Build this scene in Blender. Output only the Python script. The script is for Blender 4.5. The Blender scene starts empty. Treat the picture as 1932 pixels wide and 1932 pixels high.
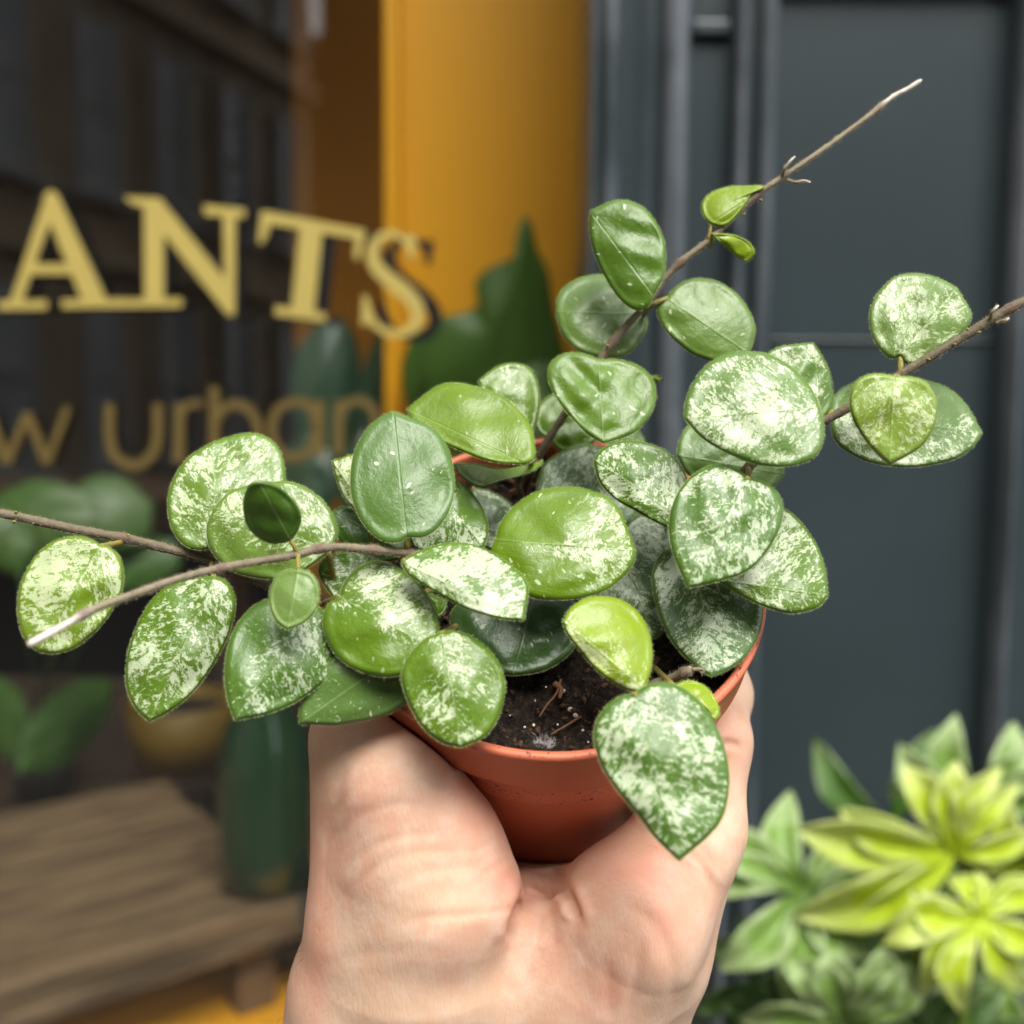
import bpy, math, random
import numpy as np
from mathutils import Vector, Matrix
random.seed(7)
rng = np.random.default_rng(7)
scene = bpy.context.scene
COL = scene.collection

# ------------------------------------------------------------------ camera
PITCH, ROLL, CAMH = math.radians(-5), math.radians(0.4), 1.45
cam_d = bpy.data.cameras.new('camera')
cam = bpy.data.objects.new('camera', cam_d)
COL.objects.link(cam)
cam_d.sensor_width = 36; cam_d.lens = 36
cam_d.clip_start = 0.01; cam_d.clip_end = 400
RC = (Matrix.Rotation(math.radians(90) + PITCH, 3, 'X') @ Matrix.Rotation(ROLL, 3, 'Z'))
cam.matrix_world = Matrix.Translation((0, 0, CAMH)) @ RC.to_4x4()
cam_d.dof.use_dof = True
cam_d.dof.focus_distance = 0.205
cam_d.dof.aperture_fstop = 9.2
scene.camera = cam
# ------------------------------------------------------------------ sky, sun, exposure
SUN_EL, SUN_AZ = math.radians(56), math.radians(160)      # sun high behind the camera, to the right
w = bpy.data.worlds.new("World"); scene.world = w; w.use_nodes = True
nt = w.node_tree; nt.nodes.clear()
sky = nt.nodes.new('ShaderNodeTexSky'); sky.sky_type = 'NISHITA'; sky.sun_disc = False
sky.sun_elevation = SUN_EL; sky.sun_rotation = SUN_AZ; sky.dust_density = 3; sky.air_density = 1.0
hs = nt.nodes.new('ShaderNodeHueSaturation'); hs.inputs['Saturation'].default_value = 0.12
bg = nt.nodes.new('ShaderNodeBackground'); bg.inputs['Strength'].default_value = 0.15
wo = nt.nodes.new('ShaderNodeOutputWorld')
nt.links.new(sky.outputs[0], hs.inputs['Color']); nt.links.new(hs.outputs[0], bg.inputs['Color']); nt.links.new(bg.outputs[0], wo.inputs[0])
sl = bpy.data.lights.new('sun', 'SUN'); sl.energy = 1.5; sl.angle = math.radians(38); sl.color = (1, .95, .86)
so = bpy.data.objects.new('sun', sl); COL.objects.link(so)
sdir = Vector((math.sin(SUN_AZ) * math.cos(SUN_EL), math.cos(SUN_AZ) * math.cos(SUN_EL), math.sin(SUN_EL)))
so.rotation_euler = sdir.to_track_quat('Z', 'Y').to_euler()
scene.view_settings.view_transform = 'Standard'; scene.view_settings.look = 'None'
scene.view_settings.gamma = 1; scene.view_settings.use_curve_mapping = False
scene.view_settings.exposure = 1.17
scene.render.engine = 'CYCLES'
scene.cycles.use_denoising = True
scene.cycles.max_bounces = 8; scene.cycles.transparent_max_bounces = 12
scene.cycles.caustics_reflective = False; scene.cycles.caustics_refractive = False

# ------------------------------------------------------------------ coordinates
RCn = np.array(RC)
def P(px, py, d):
    """points seen at (px,py) of a 1932-unit frame, d cm in front of the camera -> world metres"""
    px, py, d = np.broadcast_arrays(np.asarray(px, float), np.asarray(py, float), np.asarray(d, float))
    v = np.stack([(px - 966) / 1932 * d, (966 - py) / 1932 * d, -d], -1) * 0.01
    return v @ RCn.T + np.array([0, 0, CAMH])
def Q(px, py, Y):
    """point on the vertical plane y = Y metres"""
    v = P(px, py, 100.) - np.array([0, 0, CAMH])
    return v * (Y / v[..., 1:2]) + np.array([0, 0, CAMH])
FR = {0: (0, 0, 1 / 1.79089), 1: (0, 1300, 1200 / 1932), 2: (1000, 1300, 1200 / 1932), 3: (1700, 500, 1200 / 1932),
      4: (1900, 1400, 1200 / 1932), 5: (900, 2260, 1700 / 1932), 6: (2260, 2260, 1200 / 1932), 7: (0, 0, 1900 / 1932),
      9: (2760, 850, 800 / 1932), 10: (2300, 150, 1000 / 1932)}
def fr(f, pts):
    a = np.array(pts, float)
    if f == 0: return a
    ox, oy, s = FR[f]
    return (a * s + np.array([ox, oy])) / 1.79089
# ------------------------------------------------------------------ object helpers
def tag(o, label=None, cat=None, group=None, kind=None):
    if label: o['label'] = label
    if cat: o['category'] = cat
    if group: o['group'] = group
    if kind: o['kind'] = kind
    return o
def mesh(name, V, F, mat, parent=None, smooth=True, uv=None, attrs=None, mats=None, fm=None):
    me = bpy.data.meshes.new(name)
    me.from_pydata([tuple(map(float, v)) for v in V], [], [tuple(map(int, f)) for f in F])
    if mat: me.materials.append(mat)
    for m in mats or []: me.materials.append(m)
    if smooth: me.polygons.foreach_set('use_smooth', [True] * len(me.polygons))
    if fm is not None: me.polygons.foreach_set('material_index', [int(i) for i in fm])
    if uv is not None:
        l = me.uv_layers.new(name='UVMap'); vi = np.zeros(len(me.loops), int); me.loops.foreach_get('vertex_index', vi)
        l.data.foreach_set('uv', np.asarray(uv, np.float32)[vi].ravel())
    for k, a in (attrs or {}).items():
        at = me.attributes.new(k, 'FLOAT', 'POINT'); at.data.foreach_set('value', np.asarray(a, np.float32))
    me.update()
    o = bpy.data.objects.new(name, me); COL.objects.link(o)
    if parent: o.parent = parent; o.matrix_parent_inverse = parent.matrix_world.inverted()
    return o
def empty(name, loc):
    o = bpy.data.objects.new(name, None); o.location = tuple(map(float, loc)); o.empty_display_size = .02
    COL.objects.link(o); o.matrix_world = Matrix.Translation(o.location); return o
def box(x0, x1, y0, y1, z0, z1):
    V = [(x, y, z) for x in (x0, x1) for y in (y0, y1) for z in (z0, z1)]
    F = [(0, 1, 3, 2), (4, 6, 7, 5), (0, 4, 5, 1), (2, 3, 7, 6), (0, 2, 6, 4), (1, 5, 7, 3)]
    return V, F
def join(parts):
    V, F = [], []
    for v, f in parts:
        n = len(V); V += [tuple(a) for a in v]; F += [tuple(i + n for i in a) for a in f]
    return V, F
def bevel(o, wdt, seg=2):
    m = o.modifiers.new('b', 'BEVEL'); m.width = wdt; m.segments = seg; m.limit_method = 'ANGLE'; return o
def crom(pts, n, closed=False):
    """Catmull-Rom through pts (k,D) resampled to n points by arc length"""
    p = np.asarray(pts, float)
    if closed: q = np.vstack([p[-1], p, p[:2]])
    else: q = np.vstack([2 * p[0] - p[1], p, 2 * p[-1] - p[-2]])
    out = []
    for i in range(1, len(q) - 2):
        t = np.linspace(0, 1, 12, endpoint=False)[:, None]
        a, b, c, d = q[i - 1], q[i], q[i + 1], q[i + 2]
        out.append(.5 * (2 * b + (c - a) * t + (2 * a - 5 * b + 4 * c - d) * t ** 2 + (3 * b - a - 3 * c + d) * t ** 3))
    out.append(q[-2:-1]); o = np.vstack(out)
    s = np.r_[0, np.cumsum(np.linalg.norm(np.diff(o, axis=0), axis=1))]
    t = np.linspace(0, s[-1], n)
    return np.stack([np.interp(t, s, o[:, k]) for k in range(o.shape[1])], 1)
def tube(path, rad, ns=10, cap=True):
    """path (n,3) metres, rad (n,) metres"""
    path = np.asarray(path); n = len(path); rad = np.broadcast_to(rad, n)
    T = np.gradient(path, axis=0); T /= np.linalg.norm(T, axis=1)[:, None] + 1e-12
    u = np.cross(T[0], [0.31, .2, .93]); u /= np.linalg.norm(u); V = []
    for i in range(n):
        u = u - T[i] * (u @ T[i]); u /= np.linalg.norm(u); v = np.cross(T[i], u)
        for k in range(ns):
            a = 2 * math.pi * k / ns
            V.append(path[i] + rad[i] * (math.cos(a) * u + math.sin(a) * v))
    F = [(i * ns + k, i * ns + (k + 1) % ns, (i + 1) * ns + (k + 1) % ns, (i + 1) * ns + k) for i in range(n - 1) for k in range(ns)]
    if cap: F += [tuple(range(ns))[::-1], tuple(range((n - 1) * ns, n * ns))]
    return V, F
def rframe(n):
    n = np.asarray(n, float); n /= np.linalg.norm(n)
    a = np.array([1., 0, 0]) if abs(n[0]) < .8 else np.array([0, 1., 0])
    u = np.cross(n, a); u /= np.linalg.norm(u); return u, np.cross(n, u), n
# ------------------------------------------------------------------ materials
def M(name):
    m = bpy.data.materials.new(name); m.use_nodes = True
    n = m.node_tree; b = n.nodes['Principled BSDF']; return m, n, b
def nn(n, t, **kw):
    x = n.nodes.new(t)
    for k, v in kw.items(): setattr(x, k, v)
    return x
def L(n, a, b): n.links.new(a, b)
def math_(n, op, a, b=None, c=None, clamp=False):
    x = n.nodes.new('ShaderNodeMath'); x.operation = op; x.use_clamp = clamp
    for i, v in enumerate((a, b, c)):
        if v is None: continue
        if isinstance(v, (int, float)): x.inputs[i].default_value = v
        else: n.links.new(v, x.inputs[i])
    return x.outputs[0]
def mix(n, f, a, b):
    x = n.nodes.new('ShaderNodeMix'); x.data_type = 'RGBA'
    for i, v in ((0, f), (6, a), (7, b)):
        if isinstance(v, (int, float)): x.inputs[i].default_value = v
        elif isinstance(v, tuple): x.inputs[i].default_value = (*v, 1)
        else: n.links.new(v, x.inputs[i])
    return x.outputs[2]
def noise(n, vec, scale, detail=4, rough=.5, dist=0):
    x = n.nodes.new('ShaderNodeTexNoise'); x.inputs['Scale'].default_value = scale; x.inputs['Detail'].default_value = detail
    x.inputs['Roughness'].default_value = rough; x.inputs['Distortion'].default_value = dist
    if vec is not None: n.links.new(vec, x.inputs['Vector'])
    return x.outputs['Fac']
def smooth(n, v, a, b):
    x = n.nodes.new('ShaderNodeMapRange'); x.interpolation_type = 'SMOOTHSTEP'
    n.links.new(v, x.inputs[0])
    for i, q in ((1, a), (2, b)):
        if isinstance(q, (int, float)): x.inputs[i].default_value = q
        else: n.links.new(q, x.inputs[i])
    return x.outputs[0]
def attr(n, name, typ='GEOMETRY'):
    x = n.nodes.new('ShaderNodeAttribute'); x.attribute_name = name; x.attribute_type = typ; return x.outputs['Fac']
def bump(n, b, h, strength, dist):
    x = n.nodes.new('ShaderNodeBump'); x.inputs['Strength'].default_value = strength; x.inputs['Distance'].default_value = dist
    n.links.new(h, x.inputs['Height']); n.links.new(x.outputs[0], b.inputs['Normal']); return x
def plain(name, c, rough=.5, spec=.5, var=.15, scale=30, bmp=0, bscale=200, metal=0, stretch=None):
    m, n, b = M(name)
    tc = nn(n, 'ShaderNodeTexCoord').outputs['Object']
    if stretch:
        mp = nn(n, 'ShaderNodeMapping'); mp.inputs['Scale'].default_value = stretch; L(n, tc, mp.inputs[0]); tc = mp.outputs[0]
    f = noise(n, tc, scale, 5, .6)
    L(n, mix(n, f, tuple(x * (1 - var) for x in c), tuple(min(1, x * (1 + var)) for x in c)), b.inputs['Base Color'])
    b.inputs['Roughness'].default_value = rough; b.inputs['Specular IOR Level'].default_value = spec
    b.inputs['Metallic'].default_value = metal
    if bmp: bump(n, b, noise(n, tc, bscale, 4), bmp, .002)
    return m

def leaf_material():
    m, n, b = M('variegated_leaf')
    uv = nn(n, 'ShaderNodeUVMap').outputs[0]
    sp = nn(n, 'ShaderNodeSeparateXYZ'); L(n, uv, sp.inputs[0])
    a, bb = sp.outputs[0], sp.outputs[1]                     # cm along the midrib, cm across it
    O = lambda k: attr(n, k, 'OBJECT')
    ab = math_(n, 'ABSOLUTE', bb)
    side = math_(n, 'SIGN', bb)
    p = math_(n, 'MULTIPLY_ADD', ab, -0.6, a)               # constant along a side vein
    q = math_(n, 'ADD', ab, math_(n, 'MULTIPLY', side, 7.3))
    cx = nn(n, 'ShaderNodeCombineXYZ')
    L(n, math_(n, 'MULTIPLY', p, 1.4), cx.inputs[0]); L(n, math_(n, 'MULTIPLY', q, 1.), cx.inputs[1]); L(n, O('seed'), cx.inputs[2])
    cy = nn(n, 'ShaderNodeCombineXYZ'); L(n, a, cy.inputs[0]); L(n, bb, cy.inputs[1]); L(n, O('seed'), cy.inputs[2])
    big = noise(n, cx.outputs[0], .8, 2, .5)
    mid = noise(n, cy.outputs[0], 2.4, 2, .55, .3)
    fine = noise(n, cx.outputs[0], 6.6, 8, .78, .6)
    grit = noise(n, cy.outputs[0], 22., 3, .7)
    s = math_(n, 'MULTIPLY', big, .55)
    s = math_(n, 'MULTIPLY_ADD', mid, .42, s)
    s = math_(n, 'MULTIPLY_ADD', fine, 1.45, s)
    s = math_(n, 'MULTIPLY_ADD', grit, .45, s)
    # where on the leaf the splashes gather
    t = math_(n, 'MULTIPLY', O('amt'), .9)
    t = math_(n, 'ADD', t, math_(n, 'MULTIPLY', O('bx'), bb))
    t = math_(n, 'ADD', t, math_(n, 'MULTIPLY', O('by'), a))
    band = math_(n, 'SUBTRACT', .5, ab)
    t = math_(n, 'ADD', t, math_(n, 'MULTIPLY', O('bm'), band))
    s = math_(n, 'ADD', s, math_(n, 'MINIMUM', t, O('cap')))
    r = attr(n, 'r')
    rim = smooth(n, r, .94, 1.0)
    s = math_(n, 'SUBTRACT', s, math_(n, 'MULTIPLY', rim, .45))
    mask = smooth(n, s, 1.615, 1.64)
    dust = smooth(n, s, 1.36, 1.70)                           # pale green halo between the splashes
    vo = nn(n, 'ShaderNodeTexVoronoi'); vo.inputs['Scale'].default_value = 4.2; vo.inputs['Randomness'].default_value = 1
    wv = nn(n, 'ShaderNodeVectorMath', operation='ADD'); L(n, cx.outputs[0], wv.inputs[0])
    nz = nn(n, 'ShaderNodeTexNoise'); nz.inputs['Scale'].default_value = 9; L(n, cx.outputs[0], nz.inputs[0])
    nv = nn(n, 'ShaderNodeVectorMath', operation='SCALE'); nv.inputs['Scale'].default_value = .16; L(n, nz.outputs['Color'], nv.inputs[0])
    L(n, nv.outputs[0], wv.inputs[1]); L(n, wv.outputs[0], vo.inputs['Vector'])
    vr = nn(n, 'ShaderNodeSeparateColor'); L(n, vo.outputs['Color'], vr.inputs[0])
    dotr = math_(n, 'MULTIPLY', math_(n, 'POWER', vr.outputs[0], 2.6), .26)
    dot = smooth(n, math_(n, 'SUBTRACT', dotr, vo.outputs['Distance']), -.01, .03)
    dot = math_(n, 'MULTIPLY', dot, math_(n, 'SUBTRACT', 1., rim))
    mask = math_(n, 'MAXIMUM', mask, math_(n, 'MULTIPLY', dot, O('dots')))
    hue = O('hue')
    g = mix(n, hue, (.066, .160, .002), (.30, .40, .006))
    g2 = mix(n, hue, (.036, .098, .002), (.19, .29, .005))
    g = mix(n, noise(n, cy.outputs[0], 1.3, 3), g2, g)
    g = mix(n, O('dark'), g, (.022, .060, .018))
    g = mix(n, math_(n, 'MULTIPLY', rim, .5), g, mix(n, hue, (.070, .170, .014), (.20, .30, .03)))
    g = mix(n, math_(n, 'MULTIPLY', O('grey'), .5), g, (.19, .29, .14))  # greyish leaf tone, with pale sky sheen painted into the base colour
    pale = mix(n, hue, (.45, .53, .35), (.46, .53, .23))
    halo = mix(n, .5, g, (.17, .28, .07))
    c = mix(n, math_(n, 'MULTIPLY', dust, .42), g, halo)
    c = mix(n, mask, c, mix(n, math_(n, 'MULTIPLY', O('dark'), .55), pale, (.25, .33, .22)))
    rib = smooth(n, ab, .035, .008)
    c = mix(n, math_(n, 'MULTIPLY', rib, .16), c, (.30, .42, .18))
    L(n, c, b.inputs['Base Color'])
    b.inputs['Roughness'].default_value = .36
    L(n, math_(n, 'MULTIPLY_ADD', fine, .14, .28), b.inputs['Roughness'])
    b.inputs['Specular IOR Level'].default_value = .5
    b.inputs['Sheen Weight'].default_value = .03; b.inputs['Sheen Roughness'].default_value = .4
    hgt = math_(n, 'MULTIPLY_ADD', noise(n, cy.outputs[0], 9, 3), .9, math_(n, 'MULTIPLY', noise(n, cy.outputs[0], 28, 2), .3))
    hgt = math_(n, 'ADD', hgt, math_(n, 'MULTIPLY', mid, 1.2))
    hgt = math_(n, 'ADD', hgt, math_(n, 'MULTIPLY', rib, -.5))
    bump(n, b, hgt, .42, .00035)
    return m
def simple_hair(name, c):
    m, n, b = M(name); b.inputs['Base Color'].default_value = (*c, 1); b.inputs['Roughness'].default_value = .7
    tr = nn(n, 'ShaderNodeBsdfTranslucent'); tr.inputs[0].default_value = (*c, 1)
    mx = nn(n, 'ShaderNodeMixShader'); mx.inputs[0].default_value = .4
    L(n, b.outputs[0], mx.inputs[1]); L(n, tr.outputs[0], mx.inputs[2]); L(n, mx.outputs[0], n.nodes['Material Output'].inputs[0])
    return m
def stem_material():
    m, n, b = M('woody_stem')
    tc = nn(n, 'ShaderNodeTexCoord').outputs['Object']
    f = noise(n, tc, 420, 5, .65)
    c = mix(n, f, (.055, .040, .024), (.20, .165, .10))
    young = mix(n, f, (.20, .17, .10), (.42, .36, .25))
    c = mix(n, attr(n, 'young'), c, young)
    c = mix(n, attr(n, 'tipw'), c, (.72, .68, .60))
    c = mix(n, attr(n, 'node'), c, (.17, .10, .075))
    L(n, c, b.inputs['Base Color']); b.inputs['Roughness'].default_value = .75
    bump(n, b, noise(n, tc, 1500, 3), .5, .0004)
    return m
LEAF = leaf_material()
HAIR = simple_hair('leaf_fuzz', (.42, .50, .20))
SHAIR = simple_hair('stem_fuzz', (.40, .34, .24))
STEM = stem_material()
PETI = plain('petiole_skin', (.26, .22, .05), .5, .4, .35, 300, .3, 900)
exec_order = None
# ================================================================== STRUCTURE: street and shopfront
def X(px, Y, py=966): return float(Q(px, py, Y)[..., 0])
def Z(px, py, Y): return float(Q(px, py, Y)[..., 2])
PAVE = plain('paving_stone', (.06, .055, .05), .8, .3, .25, 3, .4, 40)
ROADM = plain('asphalt', (.055, .055, .058), .85, .3, .3, 6, .5, 90)
def sheet(name, x0, x1, y0, y1, z, mat, kind='structure'):
    V = [(x0, y0, z), (x1, y0, z), (x1, y1, z), (x0, y1, z)]
    return tag(mesh(name, V, [(0, 1, 2, 3)], mat, smooth=False), kind=kind)
sheet('ground', -150, 150, -150, 150, -.13, ROADM)
sheet('road', -60, 60, -9, -2.6, -.125, ROADM)
V, F = box(-60, 60, -2.6, .9, -.12, 0); tag(mesh('pavement', V, F, PAVE, smooth=False), kind='structure')

# --- opposite building, seen only as a reflection in the window
STONE = plain('weathered_sandstone', (.62, .48, .34), .85, .3, .45, 1.3, .4, 12)
SASH = plain('sash_paint', (.55, .53, .50), .5)
SKYGL = plain('sky_toned_window_glass', (.72, .76, .84), .25, .6, .5, 1.2)  # sky reflection painted into the panes as a pale bluish colour
fac = empty('tenement_building', (0, 0, 0))
tag(fac, 'brown sandstone building of many sash windows mirrored in the shop glass', 'building')
V, F = join([box(-26, -2.9, -14, -11.6, -.1, 12.5)] + [box(-26, -2.9, -11.6, -11.42, z, z + .25) for z in (3.3, 6.7, 9.9)])
mesh('wall', V, F, STONE, fac, False)
fac2 = empty('sky_blocking_building', (1.6, -11.2, 0))  # dark building added so the glass mirrors no bright sky there
tag(fac2, 'unseen dark building added across the street to keep the sky out of the glass', 'building')
fac_pose = Matrix.Translation((-3.4, -16, 0)) @ Matrix.Rotation(math.radians(-70), 4, 'Z') @ Matrix.Translation((2.9, 11.6, 0))
V, F = box(-2.35, 9, -14, -11.2, -.1, 11.5); mesh('wall', V, F, plain('dark_stone', (.07, .055, .045), .9, .2, .3, 1), fac2, False)
V, F = box(-4.2, -2.35, -18, -17, -.1, 8.2); mesh('link_wall', V, F, plain('dark_brick', (.07, .05, .04), .9, .2, .3, 1), fac2, False)
for i in range(9):
    for z in (1.0, 4.3, 7.6):
        x = -3.75 - i * 1.42
        V, F = join([box(x - .36, x - .27, -11.6, -11.45, z - .1, z + 2.0), box(x + .27, x + .36, -11.6, -11.45, z - .1, z + 2.0),
                     box(x - .55, x + .55, -11.6, -11.38, z - .22, z - .1), box(x - .27, x + .27, -11.6, -11.53, z + .9, z + .98)])
        o = mesh('window', V, F, SASH, fac, False)
        V, F = box(x - .27, x + .27, -11.6, -11.56, z - .1, z + 1.95); mesh('pane', V, F, SKYGL, o, False)
fac.matrix_world = fac_pose; bpy.context.view_layer.update()

# --- the dark painted pilaster on the right
def slate():
    m, n, b = M('slate_grey_gloss_paint')
    tc = nn(n, 'ShaderNodeTexCoord').outputs['Object']
    mp = nn(n, 'ShaderNodeMapping'); mp.inputs['Scale'].default_value = (1, 1, .10); L(n, tc, mp.inputs[0])
    st = noise(n, mp.outputs[0], 55, 5, .6); cl = noise(n, tc, 9, 4, .6)
    base = mix(n, cl, (.024, .036, .041), (.037, .052, .058))
    wv = math_(n, 'MULTIPLY', attr(n, 'wear'), smooth(n, math_(n, 'MULTIPLY_ADD', cl, .45, math_(n, 'MULTIPLY', st, .6)), .36, .70))  # worn paint, plus highlights on the mouldings painted in as pale colour
    L(n, mix(n, wv, base, (.24, .26, .30)), b.inputs['Base Color'])
    b.inputs['Roughness'].default_value = .32; b.inputs['Specular IOR Level'].default_value = .45
    bump(n, b, math_(n, 'ADD', st, noise(n, tc, 400, 3)), .25, .0015)
    return m
SLATE = slate()
YP = .72
prof = [(1101, .10, 0), (1101, .006, .3), (1104, 0, .35), (1122, 0, .1), (1126, -.004, .6), (1134, -.008, .75), (1146, -.008, .7), (1155, -.003, .4), (1158, .001, 0),
        (1196, .001, 0), (1202, -.001, .12), (1218, -.001, .1), (1224, .002, 0), (1232, .002, 0), (1236, -.004, .45), (1250, -.009, .55), (1268, -.009, .5), (1282, -.003, .4),
        (1287, .010, 0), (1362, .010, 0), (1366, -.003, .7), (1376, -.007, .9), (1386, -.003, .6), (1390, .004, 0), (1410, .004, 0), (1415, -.004, .35), (1428, -.006, .5), (1442, -.001, .4),
        (1448, .012, 0), (1452, .015, 0), (1876, .015, 0), (1881, .012, 0), (1886, -.004, .6), (1897, -.008, .75), (1909, -.003, .5), (1914, .0, .05), (1960, 0, 0), (2300, 0, 0), (2300, .2, 0)]
V, F, W = [], [], []
zs = np.linspace(0, 2.75, 56)
for z in zs:
    for (px, dy, wr) in prof: V.append((X(px, YP), YP + dy, z)); W.append(wr)
k = len(prof)
F = [(j * k + i, j * k + i + 1, (j + 1) * k + i + 1, (j + 1) * k + i) for j in range(len(zs) - 1) for i in range(k - 1)]
pil = empty('shopfront_pilaster', (X(1500, YP), YP, 0))
tag(pil, 'dark slate grey painted pilaster with vertical mouldings, right of the window', 'pilaster')
o = mesh('moulded_panel', V, F, SLATE, pil, True, attrs={'wear': W})
o.modifiers.new('e', 'EDGE_SPLIT').split_angle = math.radians(50)
# narrow cross rails let into the mouldings
for (a, b_, py, hh) in ((1287, 1362, 60, 26), (1448, 1880, -40, 40), (1448, 1880, 640, 5)):
    zt = Z(a, py, YP); V, F = box(X(a, YP) + .001, X(b_, YP) - .001, YP + (.003 if py < 600 else .0125), YP + .02, zt, zt + hh * .00037)
    bevel(mesh('cross_rail', V, F, SLATE, pil, False, attrs={'wear': [.15] * 8}), .002)

# --- shop window
def glass():
    m, n, b = M('window_glass')
    n.nodes.remove(b)
    tr = nn(n, 'ShaderNodeBsdfTransparent'); tr.inputs[0].default_value = (.98, .99, .985, 1)
    gl = nn(n, 'ShaderNodeBsdfGlossy'); gl.inputs['Roughness'].default_value = .004
    lw = nn(n, 'ShaderNodeLayerWeight'); lw.inputs[0].default_value = .5
    frn = nn(n, 'ShaderNodeMath', operation='MULTIPLY_ADD'); L(n, math_(n, 'POWER', lw.outputs['Facing'], 5.), frn.inputs[0]); frn.inputs[1].default_value = .95; frn.inputs[2].default_value = .06
    mx = nn(n, 'ShaderNodeMixShader'); L(n, frn.outputs[0], mx.inputs[0]); L(n, tr.outputs[0], mx.inputs[1]); L(n, gl.outputs[0], mx.inputs[2])
    L(n, mx.outputs[0], n.nodes['Material Output'].inputs[0]); return m
GLASS = glass()
YG = .80
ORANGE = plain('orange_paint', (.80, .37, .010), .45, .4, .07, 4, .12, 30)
ORANGE2 = plain('worn_orange_floor_paint', (.60, .27, .015), .5, .4, .2, 9, .2, 50)
win = empty('shop_window', (X(300, YG), YG, .8))
tag(win, 'large shop window with gold serif lettering and orange painted reveal', 'shop window')
V, F = box(-2.3, X(1094, YG), YG, YG + .006, .80, 2.7); mesh('glass_pane', V, F, GLASS, win, False)
V, F = box(-2.4, X(1090, YG) + .02, YG - .03, YG + .05, .72, .80); bevel(mesh('sill', V, F, SLATE, win, False, attrs={'wear': [.2] * 8}), .004)
V, F = box(-2.4, -2.3, YG - .05, YG + .06, .80, 2.7); mesh('frame', V, F, SLATE, win, False, attrs={'wear': [.2] * 8})
V, F = box(-2.4, X(2300, YP), YP + .02, YP + .2, 2.75, 5.2); 
fas = tag(mesh('fascia_wall', V, F, SLATE, None, False, attrs={'wear': [.1] * 8}), 'dark painted wall above the shop window', 'wall')
V, F = box(-2.4, X(1090, YG) + .02, YG + .005, YG + .12, 0, .72)
tag(mesh('stall_riser', V, F, SLATE, None, False, attrs={'wear': [.2] * 8}), 'low dark painted wall below the shop window', 'wall')
# orange reveal: broad board, raised stile, and the wall further in
YO = .96
V, F = join([box(X(757, YO), X(1101, YO) + .03, YO, YO + .02, .86, 2.7)]); mesh('reveal_board', V, F, ORANGE, win, False)
V, F = box(X(726, YO - .012), X(757, YO - .012), YO - .014, YO + .03, .86, 2.7); bevel(mesh('reveal_stile', V, F, ORANGE, win, False), .003)
INT = plain('dark_interior_wall', (.022, .017, .013), .8, .3, .4, 3)
INTF = plain('interior_floor', (.10, .07, .045), .7)
room = [box(-3.2, 1.2, 3.6, 3.7, 0, 3), box(-3.3, -3.2, .9, 3.7, 0, 3), box(1.2, 1.3, .9, 3.7, 0, 3), box(-3.3, 1.3, .93, 3.7, 3, 3.1)]
V, F = join(room); tag(mesh('interior_wall', V, F, INT, None, False), 'dark back room walls behind the shop window', 'wall')
V, F = box(-3.3, 1.3, .93, 3.6, -.05, .01); tag(mesh('floor', V, F, INTF, None, False), kind='structure')
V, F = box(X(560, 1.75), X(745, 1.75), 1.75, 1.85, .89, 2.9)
tag(mesh('inner_partition', V, F, plain('shade_darkened_orange', (.42, .17, .008), .5, .4, .1, 4), None, False), 'shaded orange partition deep inside the shop, left of the bright reveal', 'partition')  # darker orange: the shade deep in the shop is put into its colour
V, F = box(-2.3, X(1101, YO) + .03, YG + .05, 1.72, .83, .86)
tag(mesh('display_floor', V, F, ORANGE2, None, False), 'orange painted display floor inside the window under the slatted bench', 'display floor')

DKB = plain('dark_stained_board', (.045, .028, .018), .6, .3, .4, 6, stretch=(1, 8, 8))
for zt, yy, tt in ((1.03, 1.60, 'low dark stained board standing behind the slatted bench'), (1.33, 1.70, 'high dark stained shelf board behind the low board')):
    V, F = box(-2.2, -.30, yy, yy + .05, .861, zt) if zt < 1.1 else box(-2.2, -.42, yy - .16, yy, zt, zt + .03)
    if zt > 1.1: V, F = join([(V, F), box(-.46, -.43, yy - .15, yy - .02, .861, zt)])
    tag(mesh('backboard' if zt < 1.1 else 'shelf', V, F, DKB, None, False), tt, 'board' if zt < 1.1 else 'shelf')
V, F = box(-2.25, X(560, 1.3), 1.16, 1.70, .8605, .868)  # dark sheet added to hide the orange and keep the rear floor dark
tag(mesh('floor_darkening_sheet', V, F, DKB, None, False), 'dark sheet added over the orange display floor behind the slatted bench', 'mat')
# --- slatted wooden bench inside the window
def wood(name, c1, c2):
    m, n, b = M(name)
    tc = nn(n, 'ShaderNodeTexCoord').outputs['Object']
    mp = nn(n, 'ShaderNodeMapping'); mp.inputs['Scale'].default_value = (1, 9, 9); L(n, tc, mp.inputs[0])
    f = noise(n, mp.outputs[0], 8, 6, .65, .6); c = mix(n, smooth(n, f, .3, .7), c1, c2)
    L(n, c, b.inputs['Base Color']); b.inputs['Roughness'].default_value = .6; bump(n, b, f, .4, .002); return m
WOOD = wood('weathered_bench_wood', (.055, .033, .016), (.22, .145, .078))
zb = .975
def at_z(px, py, z):
    v = P(px, py, 100.) - np.array([0, 0, CAMH]); return v * ((z - CAMH) / v[2]) + np.array([0, 0, CAMH])
A0, A1 = at_z(-40, 1880, zb), at_z(588, 1688, zb)
ang = math.atan2(A1[1] - A0[1], A1[0] - A0[0]); L0 = float(np.linalg.norm(A1 - A0))
ben = empty('slatted_bench', A1); ben.rotation_euler = (0, 0, ang)
bpy.context.view_layer.update()
tag(ben, 'brown wooden slatted bench standing inside the window at lower left', 'bench')
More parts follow.
